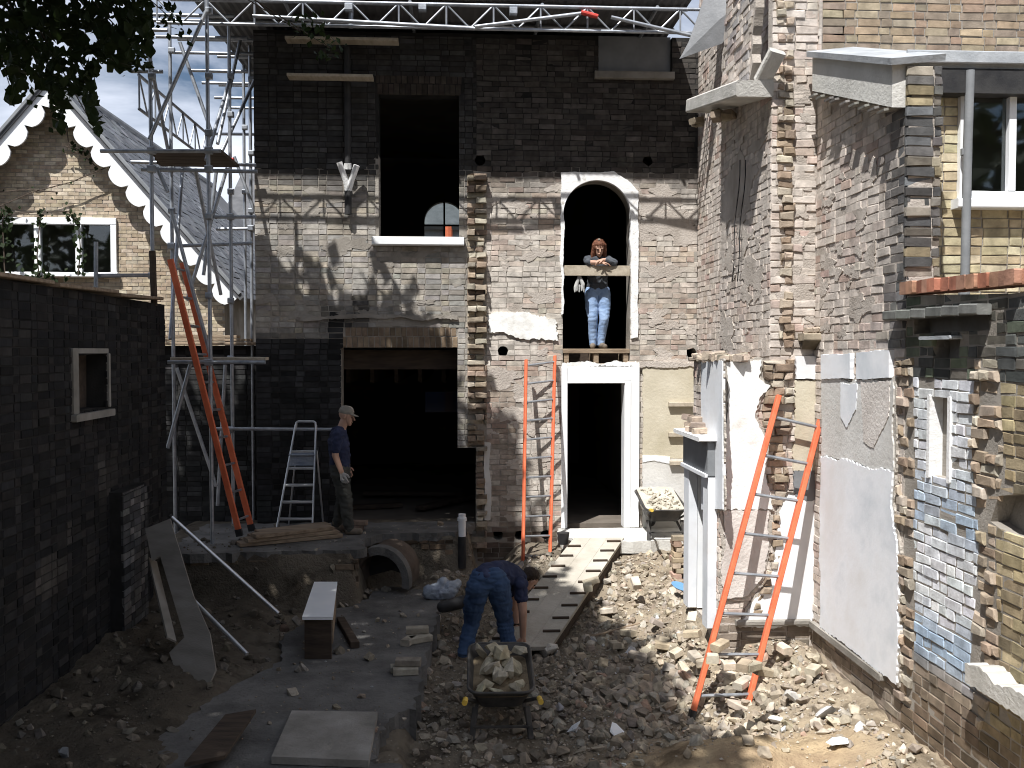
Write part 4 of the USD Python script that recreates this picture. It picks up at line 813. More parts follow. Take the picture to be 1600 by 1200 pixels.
# ================================================================ ladders
def ladder(label, fl_, fr_, tl, tr, n, group=None, first=.10, last=.97, rail=(.07, .044), loc=None, flip=False):
    t = T('ladder', (A(fl_) + A(fr_)) / 2, label, 'ladder', group)
    fl_, fr_, tl, tr = map(lambda q: A(q, float), (fl_, fr_, tl, tr)); sd = fr_ - fl_; nn = np.cross(sd, tl - fl_); nn /= np.linalg.norm(nn)
    for a, b in ((fl_, tl), (fr_, tr)):
        t.part('rail', MB().bar(a, b, rail[0], rail[1], side=nn, bev=.007), M['orange'])
        t.part('rubber_foot', MB().bar(a - (b - a) * .008, a + (b - a) * .018, rail[0] + .012, rail[1] + .012, side=nn, bev=.006), M['black'])
    for k in range(n):
        s = first + (last - first) * k / (n - 1); a, b = fl_ + (tl - fl_) * s, fr_ + (tr - fr_) * s
        t.part('rung', MB().tube(a, b, .0155, 8), M['galv'], smooth=40)
    return t
g = lambda x, y, Y, up=0: at(x, y, Y)
LA = [g(1081, 1119, 8.40), g(1165, 1115, 8.40), g(1217, 618, 8.93), g(1287, 636, 8.93)]
ladder('orange ladder leaning on the white plaster of the chimney breast, nearest the camera', *LA, 8, first=.06, last=.93)
L2 = [g(817, 886, 12.62), g(859, 886, 12.76), g(822, 562, 13.36), g(867, 556, 13.50)]
ladder('orange ladder leaning on the house wall left of the doorway', *L2, 11, first=.05, last=.97, rail=(.06, .032))
L3 = [g(374, 834, 12.25), g(393, 826, 12.75), g(266, 405, 11.95), g(285, 410, 12.4)]
ladder('orange ladder with close rails leaning by the scaffold tower', *L3, 10, first=.05, last=.97, rail=(.075, .04))

# ================================================================ stepladder
st = T('stepladder', at(462, 815, 13.0), 'aluminium stepladder with a blue-white top tread in front of the black wall', 'stepladder')
bl, brr, tl, tr = at(431, 817, 12.75), at(488, 815, 12.75), at(462, 664, 13.05), at(494, 664, 13.05)
TZ = .905
for q in (bl, brr): q[2] = TZ
for a, b in ((bl, tl), (brr, tr)): st.part('rail', MB().bar(a, b, .05, .022, side=(0, 1, 0), bev=.005), M['alu'])
st.part('top_hoop', MB().path([tl + [0, 0, -.05], tl + [.01, 0, .03], tl + [.04, 0, .05], tr + [-.04, 0, .05], tr + [-.01, 0, .03], tr + [0, 0, -.05]], .017, 8), M['alu'], smooth=60)
for k in range(5):
    s = .13 + .155 * k; a, b = bl + (tl - bl) * s, brr + (tr - brr) * s
    st.part('tread', MB().bar(a + [.01, .03, 0], b + [-.01, .03, 0], .09, .03, side=(0, 1, 0), bev=.005), M['alu'])
s = .66; a, b = bl + (tl - bl) * s, brr + (tr - brr) * s
st.part('platform', MB().bar(a + [.0, .10, .09], b + [0, .10, .09], .24, .025, side=(0, 1, 0), bev=.008), M['bag'])
st.part('platform_panel', MB().box((a[0], a[1] + .02, a[2] - .06), (b[0], a[1] + .035, a[2] + .11)), M['bag'])
for a, b in ((bl, tl), (brr, tr)): st.part('rear_leg', MB().bar(A([a[0] + .05, 13.42, TZ]), b + [0, .05, -.35], .04, .018, side=(0, 1, 0), bev=.004), M['alu'])

# ================================================================ ramp to the door
rp = T('ramp', at(900, 930, 11.5), 'long dusty board ramp with short dark cleats rising to the doorway', 'ramp')
rt_l, rt_r, rb_l, rb_r = at(897, 846, 12.72), at(975, 849, 12.72), at(757, 1012, 10.12), at(861, 1010, 10.12)
rt_r[2] = rt_l[2] = .81; rb_l[2] = rb_r[2] = (rb_l[2] + rb_r[2]) / 2
for k in range(3):
    s0_, s1_ = k / 3 + .002, (k + 1) / 3 - .002; e = lambda l, r, s: l + (r - l) * s
    rp.part('ramp_board', MB().quad(e(rb_l, rb_r, s0_), e(rb_l, rb_r, s1_), e(rt_l, rt_r, s0_ * 0 + s1_), e(rt_l, rt_r, s0_), .045), M['ramp'])
nrm = np.cross(rb_r - rb_l, rt_l - rb_l); nrm /= np.linalg.norm(nrm)
for k in range(9):
    for sd, off in ((0, 0.0), (1, .05)):
        t_ = .06 + .105 * k + off; a, b = rb_l + (rt_l - rb_l) * t_, rb_r + (rt_r - rb_r) * t_; w = b - a
        p = (a + w * .01, a + w * .27) if sd == 0 else (a + w * .72, a + w * .99)
        rp.part('cleat', MB().bar(p[0] + nrm * .013, p[1] + nrm * .013, .024, .026, side=(rt_l - rb_l), bev=.004), M['wood_dark'])
for sd in (.04, .96):
    rp.part('side_bearer', MB().bar(rb_l + (rb_r - rb_l) * sd - nrm * .11, rt_l + (rt_r - rt_l) * sd - nrm * .11, .05, .12, side=(1, 0, 0), bev=.006), M['wood_dark'])

# ================================================================ fireplace
fp = T('fireplace_surround', (2.42, 9.5, .75), 'pale painted fireplace surround with grey frieze standing by the chimney breast', 'fireplace')
zz0 = .62
for y0_, y1_, nm in ((9.08, 9.27, 'pilaster'), (9.85, 10.06, 'pilaster')): fp.part(nm, MB().box((2.405, y0_, zz0), (2.495, y1_, 2.10), bev=.01), M['plaster_blue'])
fp.part('frieze', MB().box((2.395, 9.07, 2.102), (2.495, 10.07, 2.44), bev=.008), M['slate_grey'])
fp.part('frieze_moulding', MB().box((2.37, 9.06, 2.09), (2.394, 10.08, 2.125), bev=.006), M['plaster_blue'])
fp.part('mantel_shelf', MB().box((2.30, 9.02, 2.442), (2.495, 10.12, 2.485), bev=.01), M['paint_worn'])
fp.part('inner_slip', MB().box((2.50, 9.845, zz0), (2.93, 9.888, 2.09)), M['paint'])
fp.part('inner_slip', MB().box((2.50, 9.272, zz0), (2.93, 9.30, 2.09)), M['paint'])
rng = np.random.default_rng(77)
rub = T('brick_rubble', (2.4, 9.5, 2.49), 'small heap of broken bricks lying on the mantel shelf', 'rubble')
for k in range(16):
    y = 9.75 + rng.normal(0, .2) if k > 5 else 9.2 + rng.uniform(0, .8); y = min(max(y, 9.1), 10.08); d = rng.normal(0, 1, 3); d[2] *= .15; d /= np.linalg.norm(d); s = .075 if k in (6, 7, 8, 9, 10, 11) else .035
    hgt = 2.515 + (.05 * (k % 3) if s > .05 else 0); p = A([2.41, y if s < .05 else 9.5 + .09 * (k - 7), hgt])
    rub.part('broken_brick', MB().bar(p - d * s, p + d * s, .09 * s / .075, .06 * s / .075, jitc(rng, (.38, .31, .25), .15), bev=.008), M['brick'])
# ================================================================ people
def limbs(bones, edge=0.022, it=8, seg=16):
    """One continuous surface over bones ((x, y, z), radius) - ((x, y, z), radius)."""
    ms = []
    for ch in bones:
        for (p, r), (q, s) in zip(ch[:-1], ch[1:]):
            ms.append(Manifold.batch_hull([Manifold.sphere(r, seg).translate([float(x) for x in p]), Manifold.sphere(s, seg).translate([float(x) for x in q])]))
    u = Manifold.batch_boolean(ms, manifold3d.OpType.Add).refine_to_length(edge)
    v, f, _ = meshkit.arrays(u); t = trimesh.Trimesh(v, f)
    trimesh.smoothing.filter_taubin(t, 0.5, 0.53, it); return t
def crumple(t, amp, scale=(9, 9, 14), seed=3):
    v = A(t.vertices); n = A(t.vertex_normals); w = meshkit.fbm(v * A(scale), 3, seed) - .5; w2 = np.abs(meshkit.noise(v * A(scale) * 1.7 + 5, seed + 9) - .5) * 2
    t.vertices = v + n * (amp * np.clip(.30 + 1.1 * w - .55 * (1 - w2) ** 4, -.12, 1))[:, None]; return t
def hand(wrist, d, palm, side, k=1.0, curl=.5):
    """Bones of a hand: d points along the hand, palm is where the palm looks, side where the thumb leaves."""
    w, d, n, s = A(wrist), A(d, float), A(palm, float), A(side, float)
    d /= np.linalg.norm(d); n = n - d * (n @ d); n /= np.linalg.norm(n); s = s - d * (s @ d) - n * (s @ n); s /= np.linalg.norm(s)
    ch = [[(w, .024 * k), (w + d * .045 * k + s * .016 * k, .019 * k), (w + d * .085 * k + s * .028 * k, .013 * k)], [(w, .024 * k), (w + d * .045 * k - s * .014 * k, .019 * k), (w + d * .082 * k - s * .030 * k, .012 * k)]]
    for o, ln in ((.030, .070), (.010, .078), (-.011, .072), (-.031, .056)):
        b = w + (d * .085 + s * o) * k; d1 = d * math.cos(curl) + n * math.sin(curl); d2 = d * math.cos(2.1 * curl) + n * math.sin(2.1 * curl)
        ch.append([(b, .0095 * k), (b + d1 * ln * .5 * k, .0088 * k), (b + d1 * ln * .5 * k + d2 * ln * .5 * k, .0075 * k)])
    b = w + (d * .025 + s * .026) * k; t1 = d * .6 + s * .75 + n * .2; t1 /= np.linalg.norm(t1); t2 = d * .9 + s * .2 + n * .35; t2 /= np.linalg.norm(t2)
    ch.append([(b, .013 * k), (b + t1 * .04 * k, .0105 * k), (b + t1 * .04 * k + t2 * .032 * k, .0085 * k)]); return ch
def head(c, f, u, k=1.0):
    """Bones of a head with its centre at c, looking along f, crown along u: skull, jaw, nose, brow, ears."""
    c, f, u = A(c, float), A(f, float), A(u, float); f /= np.linalg.norm(f); u = u - f * (u @ f); u /= np.linalg.norm(u); s = np.cross(f, u)
    P = lambda a, b, e: c + (f * a + u * b + s * e) * k
    ch = [[(P(-.025, .03, 0), .083 * k), (P(.012, .035, 0), .076 * k)], [(P(.0, .03, 0), .078 * k), (P(.035, -.055, 0), .050 * k), (P(.058, -.088, 0), .026 * k)],
          [(P(.085, .012, 0), .010 * k), (P(.108, -.022, 0), .013 * k)], [(P(.074, .018, -.035), .013 * k), (P(.074, .018, .035), .013 * k)], [(P(.082, -.058, -.018), .009 * k), (P(.082, -.058, .018), .009 * k)]]
    for e in (-1, 1): ch.append([(P(-.005, .02, .076 * e), .012 * k), (P(-.01, -.015, .074 * e), .010 * k)])
    return ch, P
def eyes(t, body_path, P):
    for e in (-1, 1): t.part('eye', trimesh.creation.icosphere(2, .011).apply_translation(P(.077, .004, .030 * e)), M['hair_dark'], under=body_path, smooth=True)
infl = lambda chains, d: [[(p, r + d) for p, r in c] for c in chains]

# --- woman in the arch
FLR = FLOOR + .002
w0 = at(934, 545, 13.82); wx = w0[0]
bt = BW.px(932, 415)[1]; bb = BW.px(932, 431)[1]
brd = solo('guard_board', MB().box((cx0 - hw + .012, 13.60, bb), (cx0 + hw - .006, 13.635, bt), bev=.005), M['wood_pale'], 'pale guard board fixed across the arched opening at chest height', 'board')
t = T('person', (wx, 13.82, FLR), 'person with reddish hair in jeans leaning folded arms on the board in the arch', 'person')
W = lambda dx, y, h: A([wx + dx, y, FLR + h])
hipL, hipR = W(-.085, 13.86, .80), W(.085, 13.86, .80)
legs = [[(hipL, .088), (W(-.085, 13.845, .60), .078), (W(-.075, 13.81, .43), .055), (W(-.07, 13.85, .25), .052), (W(-.065, 13.86, .07), .036)],
        [(hipR, .088), (W(.095, 13.845, .60), .078), (W(.09, 13.79, .43), .055), (W(.065, 13.84, .25), .052), (W(.05, 13.85, .07), .036)], [(W(-.07, 13.87, .84), .093), (W(.07, 13.87, .84), .093)]]
feet = [[(W(-.065, 13.865, .05), .036), (W(-.09, 13.73, .032), .030)], [(W(.05, 13.855, .05), .036), (W(.085, 13.70, .032), .030)]]
tors = [[(W(-.045, 13.87, .88), .100), (W(-.04, 13.86, 1.00), .092), (W(-.055, 13.82, 1.14), .10), (W(-.05, 13.79, 1.26), .075)], [(W(.045, 13.87, .88), .100), (W(.04, 13.86, 1.00), .092), (W(.055, 13.82, 1.14), .10), (W(.05, 13.79, 1.26), .075)],
        [(W(-.15, 13.79, 1.275), .052), (W(.15, 13.79, 1.275), .052)]]
zb_ = bt - FLR + .045
elL, elR = W(-.165, 13.615, zb_), W(.20, 13.615, zb_)
armL = [[(W(-.16, 13.79, 1.27), .048), (elL, .039)]]; foreL = [[(elL, .039), (W(-.05, 13.575, zb_ - .004), .030), (W(.0, 13.575, zb_ - .004), .025)]]
armR = [[(W(.16, 13.79, 1.27), .048), (elR, .039)]]; foreR = [[(elR, .039), (W(.09, 13.585, zb_ + .03), .031), (W(.04, 13.575, zb_ + .035), .025)]]
hl = hand(W(.0, 13.575, zb_ - .004), (1, 0, -.05), (0, .3, -1), (0, -1, .2), .95, .35); hr = hand(W(.04, 13.575, zb_ + .035), (-1, 0, -.25), (0, .3, -1), (0, -1, .2), .95, .5)
hc = W(.0, 13.73, 1.435); hch, HP = head(hc, (.05, -.93, -.36), (0, -.2, .98), .98)
neck = [[(W(0, 13.79, 1.28), .05), (W(0, 13.75, 1.40), .046)]]
bd = t.part('body', limbs(legs + feet + tors + armL + foreL + armR + foreR + hl + hr + hch + neck, .016, 5), M['skin'], smooth=True); eyes(t, bd, HP)
t.part('jeans', crumple(limbs(infl(legs, .014), .014, 10), .012, (7, 7, 18)), M['denim'], under=bd, smooth=True)
t.part('top', crumple(limbs(infl(tors + armL, .012) + infl(armR, .012) + [[(elR, .051), (W(.10, 13.585, zb_ + .028), .043)]], .014, 10), .02), M['grey_cloth'], under=bd, smooth=True)
for fch, nm in ((feet[0], 'shoe'), (feet[1], 'shoe')): t.part(nm, limbs(infl([fch], .007), .016, 4), M['shoe'], under=bd, smooth=True)
hairb = [[(HP(-.035, .045, 0), .092), (HP(.0, .055, 0), .083)], [(HP(-.04, .03, 0), .085), (HP(-.06, -.10, 0), .07)]] + [[(HP(.0, .045, .05 * e), .052), (HP(.012, -.03, .078 * e), .034), (HP(.02, -.13, .085 * e), .032), (HP(.03, -.19, .07 * e), .022)] for e in (-1, 1)]
t.part('hair', crumple(limbs(hairb, .009, 4), .022, (55, 55, 9)), M['hair'], under=bd, smooth=True)
t.part('hair_clip', trimesh.creation.icosphere(2, .020).apply_translation(HP(.02, .135, .01)), M['cap'], under=bd, smooth=True)  # small pale ball on the crown of the hair
# a pair of work gloves hung under the board
gl = solo('work_gloves', limbs([[(at(905, 430, 13.66), .02), (at(900, 448, 13.64), .032), (at(899, 454, 13.63), .022)], [(at(905, 430, 13.66), .02), (at(911, 445, 13.64), .030), (at(910, 452, 13.63), .020)]] + [[(at(899 + k * 3.2, 446, 13.63), .013), (at(898 + k * 3.6, 456 - 2 * (k % 2), 13.62), .010)] for k in range(5)], .012, 3), M['glove'], 'pair of pale grey work gloves hanging below the board in the arch', 'gloves', smooth=True)

# --- man in a cap beside the big opening
g0 = at(545, 832, 12.75); gx0, gY = g0[0], 12.75; Zt = TERZ + .004
t = T('person', (gx0, gY, Zt), 'person in pale cap and navy T-shirt standing sideways beside the big lower opening', 'person')
W = lambda dx, dy, h: A([gx0 + dx, gY + dy, Zt + h])
legs = [[(W(-.10, -.09, .80), .098), (W(-.02, -.10, .44), .066), (W(-.02, -.10, .28), .058), (W(.02, -.10, .09), .042)], [(W(-.10, .09, .80), .098), (W(-.09, .10, .44), .066), (W(-.13, .10, .26), .058), (W(-.17, .10, .09), .042)], [(W(-.11, -.07, .86), .105), (W(-.11, .07, .86), .105)]]
feet = [[(W(.01, -.10, .05), .045), (W(.15, -.10, .04), .036)], [(W(-.18, .10, .05), .045), (W(-.04, .10, .04), .036)]]
tors = [[(W(-.11, s * .05, .88), .110), (W(-.115, s * .05, 1.03), .112), (W(-.13, s * .06, 1.20), .115), (W(-.12, s * .06, 1.32), .085)] for s in (-1, 1)] + [[(W(-.115, -.15, 1.33), .062), (W(-.115, .15, 1.33), .062)]]
arm = [[(W(-.115, -.17, 1.33), .058), (W(-.145, -.225, 1.06), .044)]]; fore = [[(W(-.145, -.225, 1.06), .044), (W(-.06, -.23, .83), .032)]]
arm2 = [[(W(-.115, .17, 1.33), .058), (W(-.15, .22, 1.06), .044), (W(-.05, .22, .86), .032)]]
h1, h2 = hand(W(-.06, -.23, .83), (.30, 0, -1), (.2, 1, 0), (1, 0, .2), 1.05, .45), hand(W(-.05, .22, .86), (.35, 0, -1), (.2, -1, 0), (1, 0, .2), 1.05, .45)
hch, HP = head(W(-.02, 0, 1.545), (1, -.08, -.22), (.15, 0, 1), 1.02); neck = [[(W(-.105, 0, 1.34), .062), (W(-.045, 0, 1.50), .056)]]
bd = t.part('body', limbs(legs + feet + tors + arm + fore + arm2 + h1 + h2 + hch + neck, .018, 5), M['skin'], smooth=True); eyes(t, bd, HP)
t.part('trousers', crumple(limbs(infl(legs, .018), .016, 10), .030, (6, 6, 16)), M['trouser'], under=bd, smooth=True)
t.part('t_shirt', crumple(limbs(infl(tors, .016) + [[(W(-.115, s * .17, 1.33), .070), (W(-.135, s * .215, 1.14), .062)] for s in (-1, 1)], .016, 10), .03), M['navy'], under=bd, smooth=True)
t.part('glove', limbs(infl(h1, .004), .012, 2), M['glove'], under=bd, smooth=True)
for fch in feet: t.part('boot', limbs(infl([fch, [(fch[0][0], .045), (fch[0][0] + A([0, 0, .09]), .044)]], .008), .018, 4), M['shoe'], under=bd, smooth=True)
capm = limbs([[(HP(-.03, .055, 0), .090), (HP(.005, .060, 0), .084)]], .014, 3)
cv = A(capm.vertices); lim = HP(0, .035, 0); upv = (HP(0, 1, 0) - HP(0, 0, 0)); upv /= np.linalg.norm(upv); dz_ = (cv - lim) @ upv
capm.vertices = cv - np.outer(np.minimum(dz_, 0), upv)
cp = t.part('cap', capm, M['cap'], under=bd, smooth=True)
pk = MB(); a = np.linspace(-1.15, 1.15, 9); inn_ = [HP(.078 * math.cos(q), .050, .078 * math.sin(q)) for q in a]; out_ = [HP(.078 * math.cos(q) + .075 * math.cos(q * .6), .030 - .0 * q, .072 * math.sin(q)) for q in a]
v = inn_ + out_ + [q + A([0, 0, .006]) for q in inn_] + [q + A([0, 0, .006]) for q in out_]
f = [(i, i + 1, 10 + i, 9 + i) for i in range(8)] + [(18 + i, 27 + i, 28 + i, 19 + i) for i in range(8)] + [(9 + i, 10 + i, 28 + i, 27 + i) for i in range(8)]
pk.add(v, f); t.part('cap_peak', pk, M['cap'], under=bd)

# --- man bending over the rubble, seen from behind
t = T('person', at(762, 1035, 10.1), 'person in dark T-shirt and blue jeans bending down by the loaded wheelbarrow', 'person')
B = lambda x, y, Y: at(x, y, Y)
fL, fR = B(724, 1036, 10.0), B(801, 1030, 10.05)
fL[2] = Hs(fL[0], fL[1]) + .05; fR[2] = Hs(fR[0], fR[1]) + .05
pel = B(762, 912, 10.0)
kL, kR = B(737, 972, 10.12), B(788, 968, 10.16)
legs = [[(B(748, 916, 10.0), .112), ((B(748, 916, 10.0) + kL) / 2 + [-.01, 0, 0], .092), (kL, .068), ((kL * .55 + fL * .45), .062), (fL + [0, 0, .05], .046)],
        [(B(777, 914, 10.02), .112), ((B(777, 914, 10.02) + kR) / 2 + [.01, 0, 0], .092), (kR, .068), ((kR * .55 + fR * .45), .062), (fR + [0, 0, .05], .046)], [(B(752, 908, 10.02), .120), (B(772, 906, 10.04), .120)]]
feet = [[(fL, .046), (fL + [.02, .16, -.015], .036)], [(fR, .046), (fR + [.05, .15, -.015], .036)]]
sh1, sh2 = B(813, 914, 10.22), B(801, 902, 10.60)
tors = [[(B(758, 903, 10.04), .125), (B(776, 896, 10.18), .120), (B(794, 899, 10.30), .120), (B(808, 908, 10.40), .095)], [(B(762, 902, 10.12), .125), (B(780, 895, 10.26), .120), (B(797, 898, 10.40), .118), (B(808, 905, 10.46), .09)], [(sh1, .068), (sh2, .068)]]
e1, w1 = B(817, 958, 10.16), B(817, 994, 10.22); e2, w2 = B(805, 950, 10.62), B(808, 985, 10.55)
arm = [[(sh1, .064), (e1, .046), (w1, .033)], [(sh2, .064), (e2, .046), (w2, .033)]]
h1, h2 = hand(w1, (.03, .05, -1), (-.2, 1, 0), (-1, 0, -.1), 1.05, .5), hand(w2, (.0, .0, -1), (0, -1, 0), (1, 0, 0), 1.05, .5)
hch, HP = head(B(827, 906, 10.50), (.55, .35, -.75), (.75, .35, .35), 1.02); neck = [[(B(812, 904, 10.43), .062), (B(822, 903, 10.48), .06)]]
bd = t.part('body', limbs(legs + feet + tors + arm + h1 + h2 + hch + neck, .02, 5), M['skin'], smooth=True); eyes(t, bd, HP)
t.part('jeans', crumple(limbs(infl(legs, .018), .016, 9), .030, (7, 7, 16)), M['denim_dark'], under=bd, smooth=True)
t.part('t_shirt', crumple(limbs(infl(tors, .016) + [[(sh1, .078), (sh1 * .55 + e1 * .45, .068)], [(sh2, .078), (sh2 * .55 + e2 * .45, .068)]], .016, 9), .032, (8, 8, 8)), M['navy'], under=bd, smooth=True)
for fch in feet: t.part('boot', limbs(infl([fch], .010), .018, 4), M['shoe'], under=bd, smooth=True)
t.part('hair', crumple(limbs([[(HP(-.04, .04, 0), .090), (HP(-.005, .055, 0), .082)], [(HP(-.05, .02, 0), .078), (HP(-.06, -.04, 0), .055)]], .012, 3), .015, (60, 60, 20)), M['hair_dark'], under=bd, smooth=True)
# ================================================================ wheelbarrows
def ringpts(w, l, y0, z0, z1, r, n=5):
    """Rounded rectangle from y0 to y0 + l; z runs from z0 (near) to z1 (far)."""
    P = []
    for cx, cy, a0_ in ((w/2 - r, l - r, 0), (-w/2 + r, l - r, 90), (-w/2 + r, r, 180), (w/2 - r, r, 270)):
        for a in np.linspace(a0_, a0_ + 90, n): P.append((cx + r * math.cos(math.radians(a)), y0 + cy + r * math.sin(math.radians(a))))
    P = A(P); t = (P[:, 1] - y0) / l; return np.column_stack([P, z0 + (z1 - z0) * t])
def loft(rings, cap0=False, cap1=False):
    k = len(rings[0]); V = np.vstack(rings); F = []
    for r in range(len(rings) - 1):
        for i in range(k):
            j = (i + 1) % k; F += [(r*k+i, r*k+j, (r+1)*k+j), (r*k+i, (r+1)*k+j, (r+1)*k+i)]
    if cap0: F += [(0, i + 1, i) for i in range(1, k - 1)]
    if cap1: b = (len(rings) - 1) * k; F += [(b, b + i, b + i + 1) for i in range(1, k - 1)]
    return V, A(F)
def barrow(loc, rz, label, tubmat):
    loc = A(loc, float); t = T('wheelbarrow', loc, label, 'wheelbarrow'); ca, sa = math.cos(rz), math.sin(rz); R = A([[ca, -sa, 0], [sa, ca, 0], [0, 0, 1]])
    X = lambda v: A(v, float) @ R.T + loc
    top, bot = ringpts(.56, .86, 0, .40, .56, .10), ringpts(.36, .46, .14, .23, .23, .07)
    ti, bi = ringpts(.53, .83, .015, .40, .56, .09), ringpts(.345, .445, .147, .245, .245, .065)
    v, f = loft([bot, top, ti, bi], True, True); t.part('tub', (X(v), f), tubmat, smooth=40)
    m = MB(); rim = np.vstack([top, top[:1]]); m.path(X(rim), .013, 6); t.part('rim', m, M['steel_dark'], smooth=60)
    for s in (-1, 1):
        t.part('frame_tube', MB().path(X([(s * .30, -.30, .46), (s * .28, -.05, .37), (s * .17, .30, .21), (s * .10, .75, .20), (s * .06, 1.02, .19)]), .016, 8), M['steel_dark'], smooth=60)
        t.part('grip', MB().path(X([(s * .305, -.42, .475), (s * .30, -.29, .458)]), .023, 8), M['yellow'], smooth=60)
        t.part('leg', MB().bar(X((s * .22, .10, .25)), X((s * .25, .02, .0)), .05, .03, bev=.006).bar(X((s * .25, .02, .02)), X((s * .20, .34, .21)), .028, .02), M['steel_dark'])
    t.part('leg_brace', MB().bar(X((-.24, .035, .10)), X((.24, .035, .10)), .03, .015), M['steel_dark'])
    w = trimesh.creation.torus(.145, .05, 24, 10); w.apply_transform(trimesh.transformations.rotation_matrix(math.pi / 2, [0, 1, 0])); w.apply_translation([0, 1.02, .195]); w.vertices = X(w.vertices)
    ty = t.part('tyre', w, M['black'], smooth=True)
    t.part('hub', MB().tube(X((-.035, 1.02, .195)), X((.035, 1.02, .195)), .10, 14), M['yellow'], under=ty); t.part('axle', MB().tube(X((-.09, 1.02, .195)), X((.09, 1.02, .195)), .01, 8), M['steel_dark'], under=ty)
    return t, X
def chunk(rng, s, flat=.7):
    """A broken lump: hull of jittered points."""
    n = rng.integers(12, 18); p = rng.normal(0, 1, (n, 3)); p /= np.linalg.norm(p, axis=1, keepdims=True); p *= rng.uniform(.75, 1.1, (n, 1)); p = np.sign(p) * np.abs(p) ** .6
    h = trimesh.convex.convex_hull(p * A([1, rng.uniform(.6, .95), flat * rng.uniform(.6, 1)]) * s)
    a = rng.uniform(0, 6.28, 3); h.apply_transform(trimesh.transformations.euler_matrix(a[0] * .15, a[1] * .15, a[2])); return A(h.vertices), A(h.faces)
rng = np.random.default_rng(101)
p = at(783, 1150, 8.05)
wb, X = barrow((p[0], 7.98, Hs(p[0], 8.2) * .3 + .03), -.02, 'dirty black wheelbarrow heaped with rubble in front of the bending person', M['steel_dark'])
wb_spots = [(0.0, .34, .40, .16), (.11, .50, .46, .17), (-.13, .52, .45, .15), (-.14, .25, .38, .11), (.15, .22, .37, .10), (0, .70, .50, .13), (-.03, .12, .38, .08), (.10, .33, .50, .12), (-.08, .40, .52, .11), (.18, .70, .54, .09), (-.18, .72, .54, .09), (.03, .52, .58, .11), (-.18, .10, .40, .06), (.12, .09, .40, .07), (.0, .22, .46, .09), (-.06, .62, .58, .09)]
for k, (a, b, c, s) in enumerate(wb_spots):
    v, f = chunk(rng, s * .92); solo('rubble_chunk', (v + X((a, b, c)), f), M['rubble'], ('largest broad pale slab of masonry heaped in the front wheelbarrow' if k == 1 else 'pale lump nearest the camera at the rim of the front wheelbarrow' if k == 6 else 'smaller lump of broken masonry heaped in the front wheelbarrow'), 'rubble', None if k in (1, 6) else 'rubble in the wheelbarrow', tint=jitc(rng, pick(rng, (.44, .39, .28), (.38, .34, .26), (.50, .46, .36)), .15))
_t, _l = ringpts(.51, .80, .03, .36, .48, .09), ringpts(.36, .46, .14, .26, .26, .07); v, f = loft([_l, _t], True, True); wb.part('rubble_bed', (X(v), f), M['soil'], kind='stuff', tint=(1.4, 1.3, 1.1))
p = at(1036, 840, 12.80)
wb2, X = barrow((p[0] + .02, 12.62, .784), .02, 'cement-splashed wheelbarrow standing on the slab right of the doorway', M['steel_dark'])
top, low = ringpts(.52, .81, .02, .41, .63, .09), ringpts(.44, .62, .09, .33, .33, .08)
v, f = loft([low, top], True, True); v = A(v); v[len(low):, 2] -= .03; cm = MB().add(X(v), f); rc = np.random.default_rng(8)
for k in range(70):
    tx, ty = rc.uniform(-.21, .21), rc.uniform(.08, .76); vv, ff = chunk(rc, rc.uniform(.02, .055), .6); cm.add(X(vv + A([tx, ty, .385 + .22 * ty / .81])), ff)
solo('dried_cement', cm, M['cement'], 'pale lumpy dried cement filling the wheelbarrow by the doorway', 'cement')

# ================================================================ things on the ground
def rot(v, a): c, s = math.cos(a), math.sin(a); return A([v[0] * c - v[1] * s, v[0] * s + v[1] * c, v[2]])
def brickbar(c, ang, tilt=0.0, size=(.215, .10, .065)):
    d = A([math.cos(ang) * math.cos(tilt), math.sin(ang) * math.cos(tilt), math.sin(tilt)]); c = A(c, float)
    return MB().bar(c - d * size[0] / 2, c + d * size[0] / 2, size[1], size[2], (1, 1, 1), side=(-math.sin(ang), math.cos(ang), 0), bev=.008)
BC = [(.36, .29, .20), (.42, .35, .26), (.30, .23, .17), (.48, .43, .35), (.38, .26, .20)]
# neat stack of bricks by the fireplace
b0 = at(1066, 905, 11.9); bs = T('brick_stack', (b0[0], 11.9, Hs(b0[0], 11.9)), 'small stack of reclaimed bricks standing left of the fireplace', 'bricks')
zb0 = min(Hs(b0[0] + a, 11.9 + c) for a in (-.17, .17) for c in (-.1, .1))
for k in range(9):
    for j in (-1, 1):
        if k == 8 and j == 1: continue
        if k % 2: c, an, sz = (b0[0] + j * .085 + rng.normal(0, .005), 11.9 + rng.normal(0, .01), 0), 1.5708 + rng.normal(0, .03), (.215, .10, .066)
        else: c, an, sz = (b0[0] + rng.normal(0, .01), 11.9 + j * .055, 0), rng.normal(0, .03), (.29 if k % 4 == 0 else .22, .10, .066)
        bs.part('brick', brickbar((c[0], c[1], zb0 + .034 + .0685 * k), an, 0, sz), M['brick'], tint=jitc(rng, pick(rng, *BC), .15))
lb = T('brick_stack', at(1108, 925, 10.3), 'low untidy heap of bricks at the foot of the fireplace', 'bricks')
for k in range(9):
    c = at(1085 + 14 * (k % 4) , 925 - 9 * (k // 4), 10.15 + .1 * (k % 2)); lb.part('brick', brickbar(c, rng.normal(0, .3), rng.normal(0, .06)), M['brick'], tint=jitc(rng, pick(rng, *BC), .2) * .8)
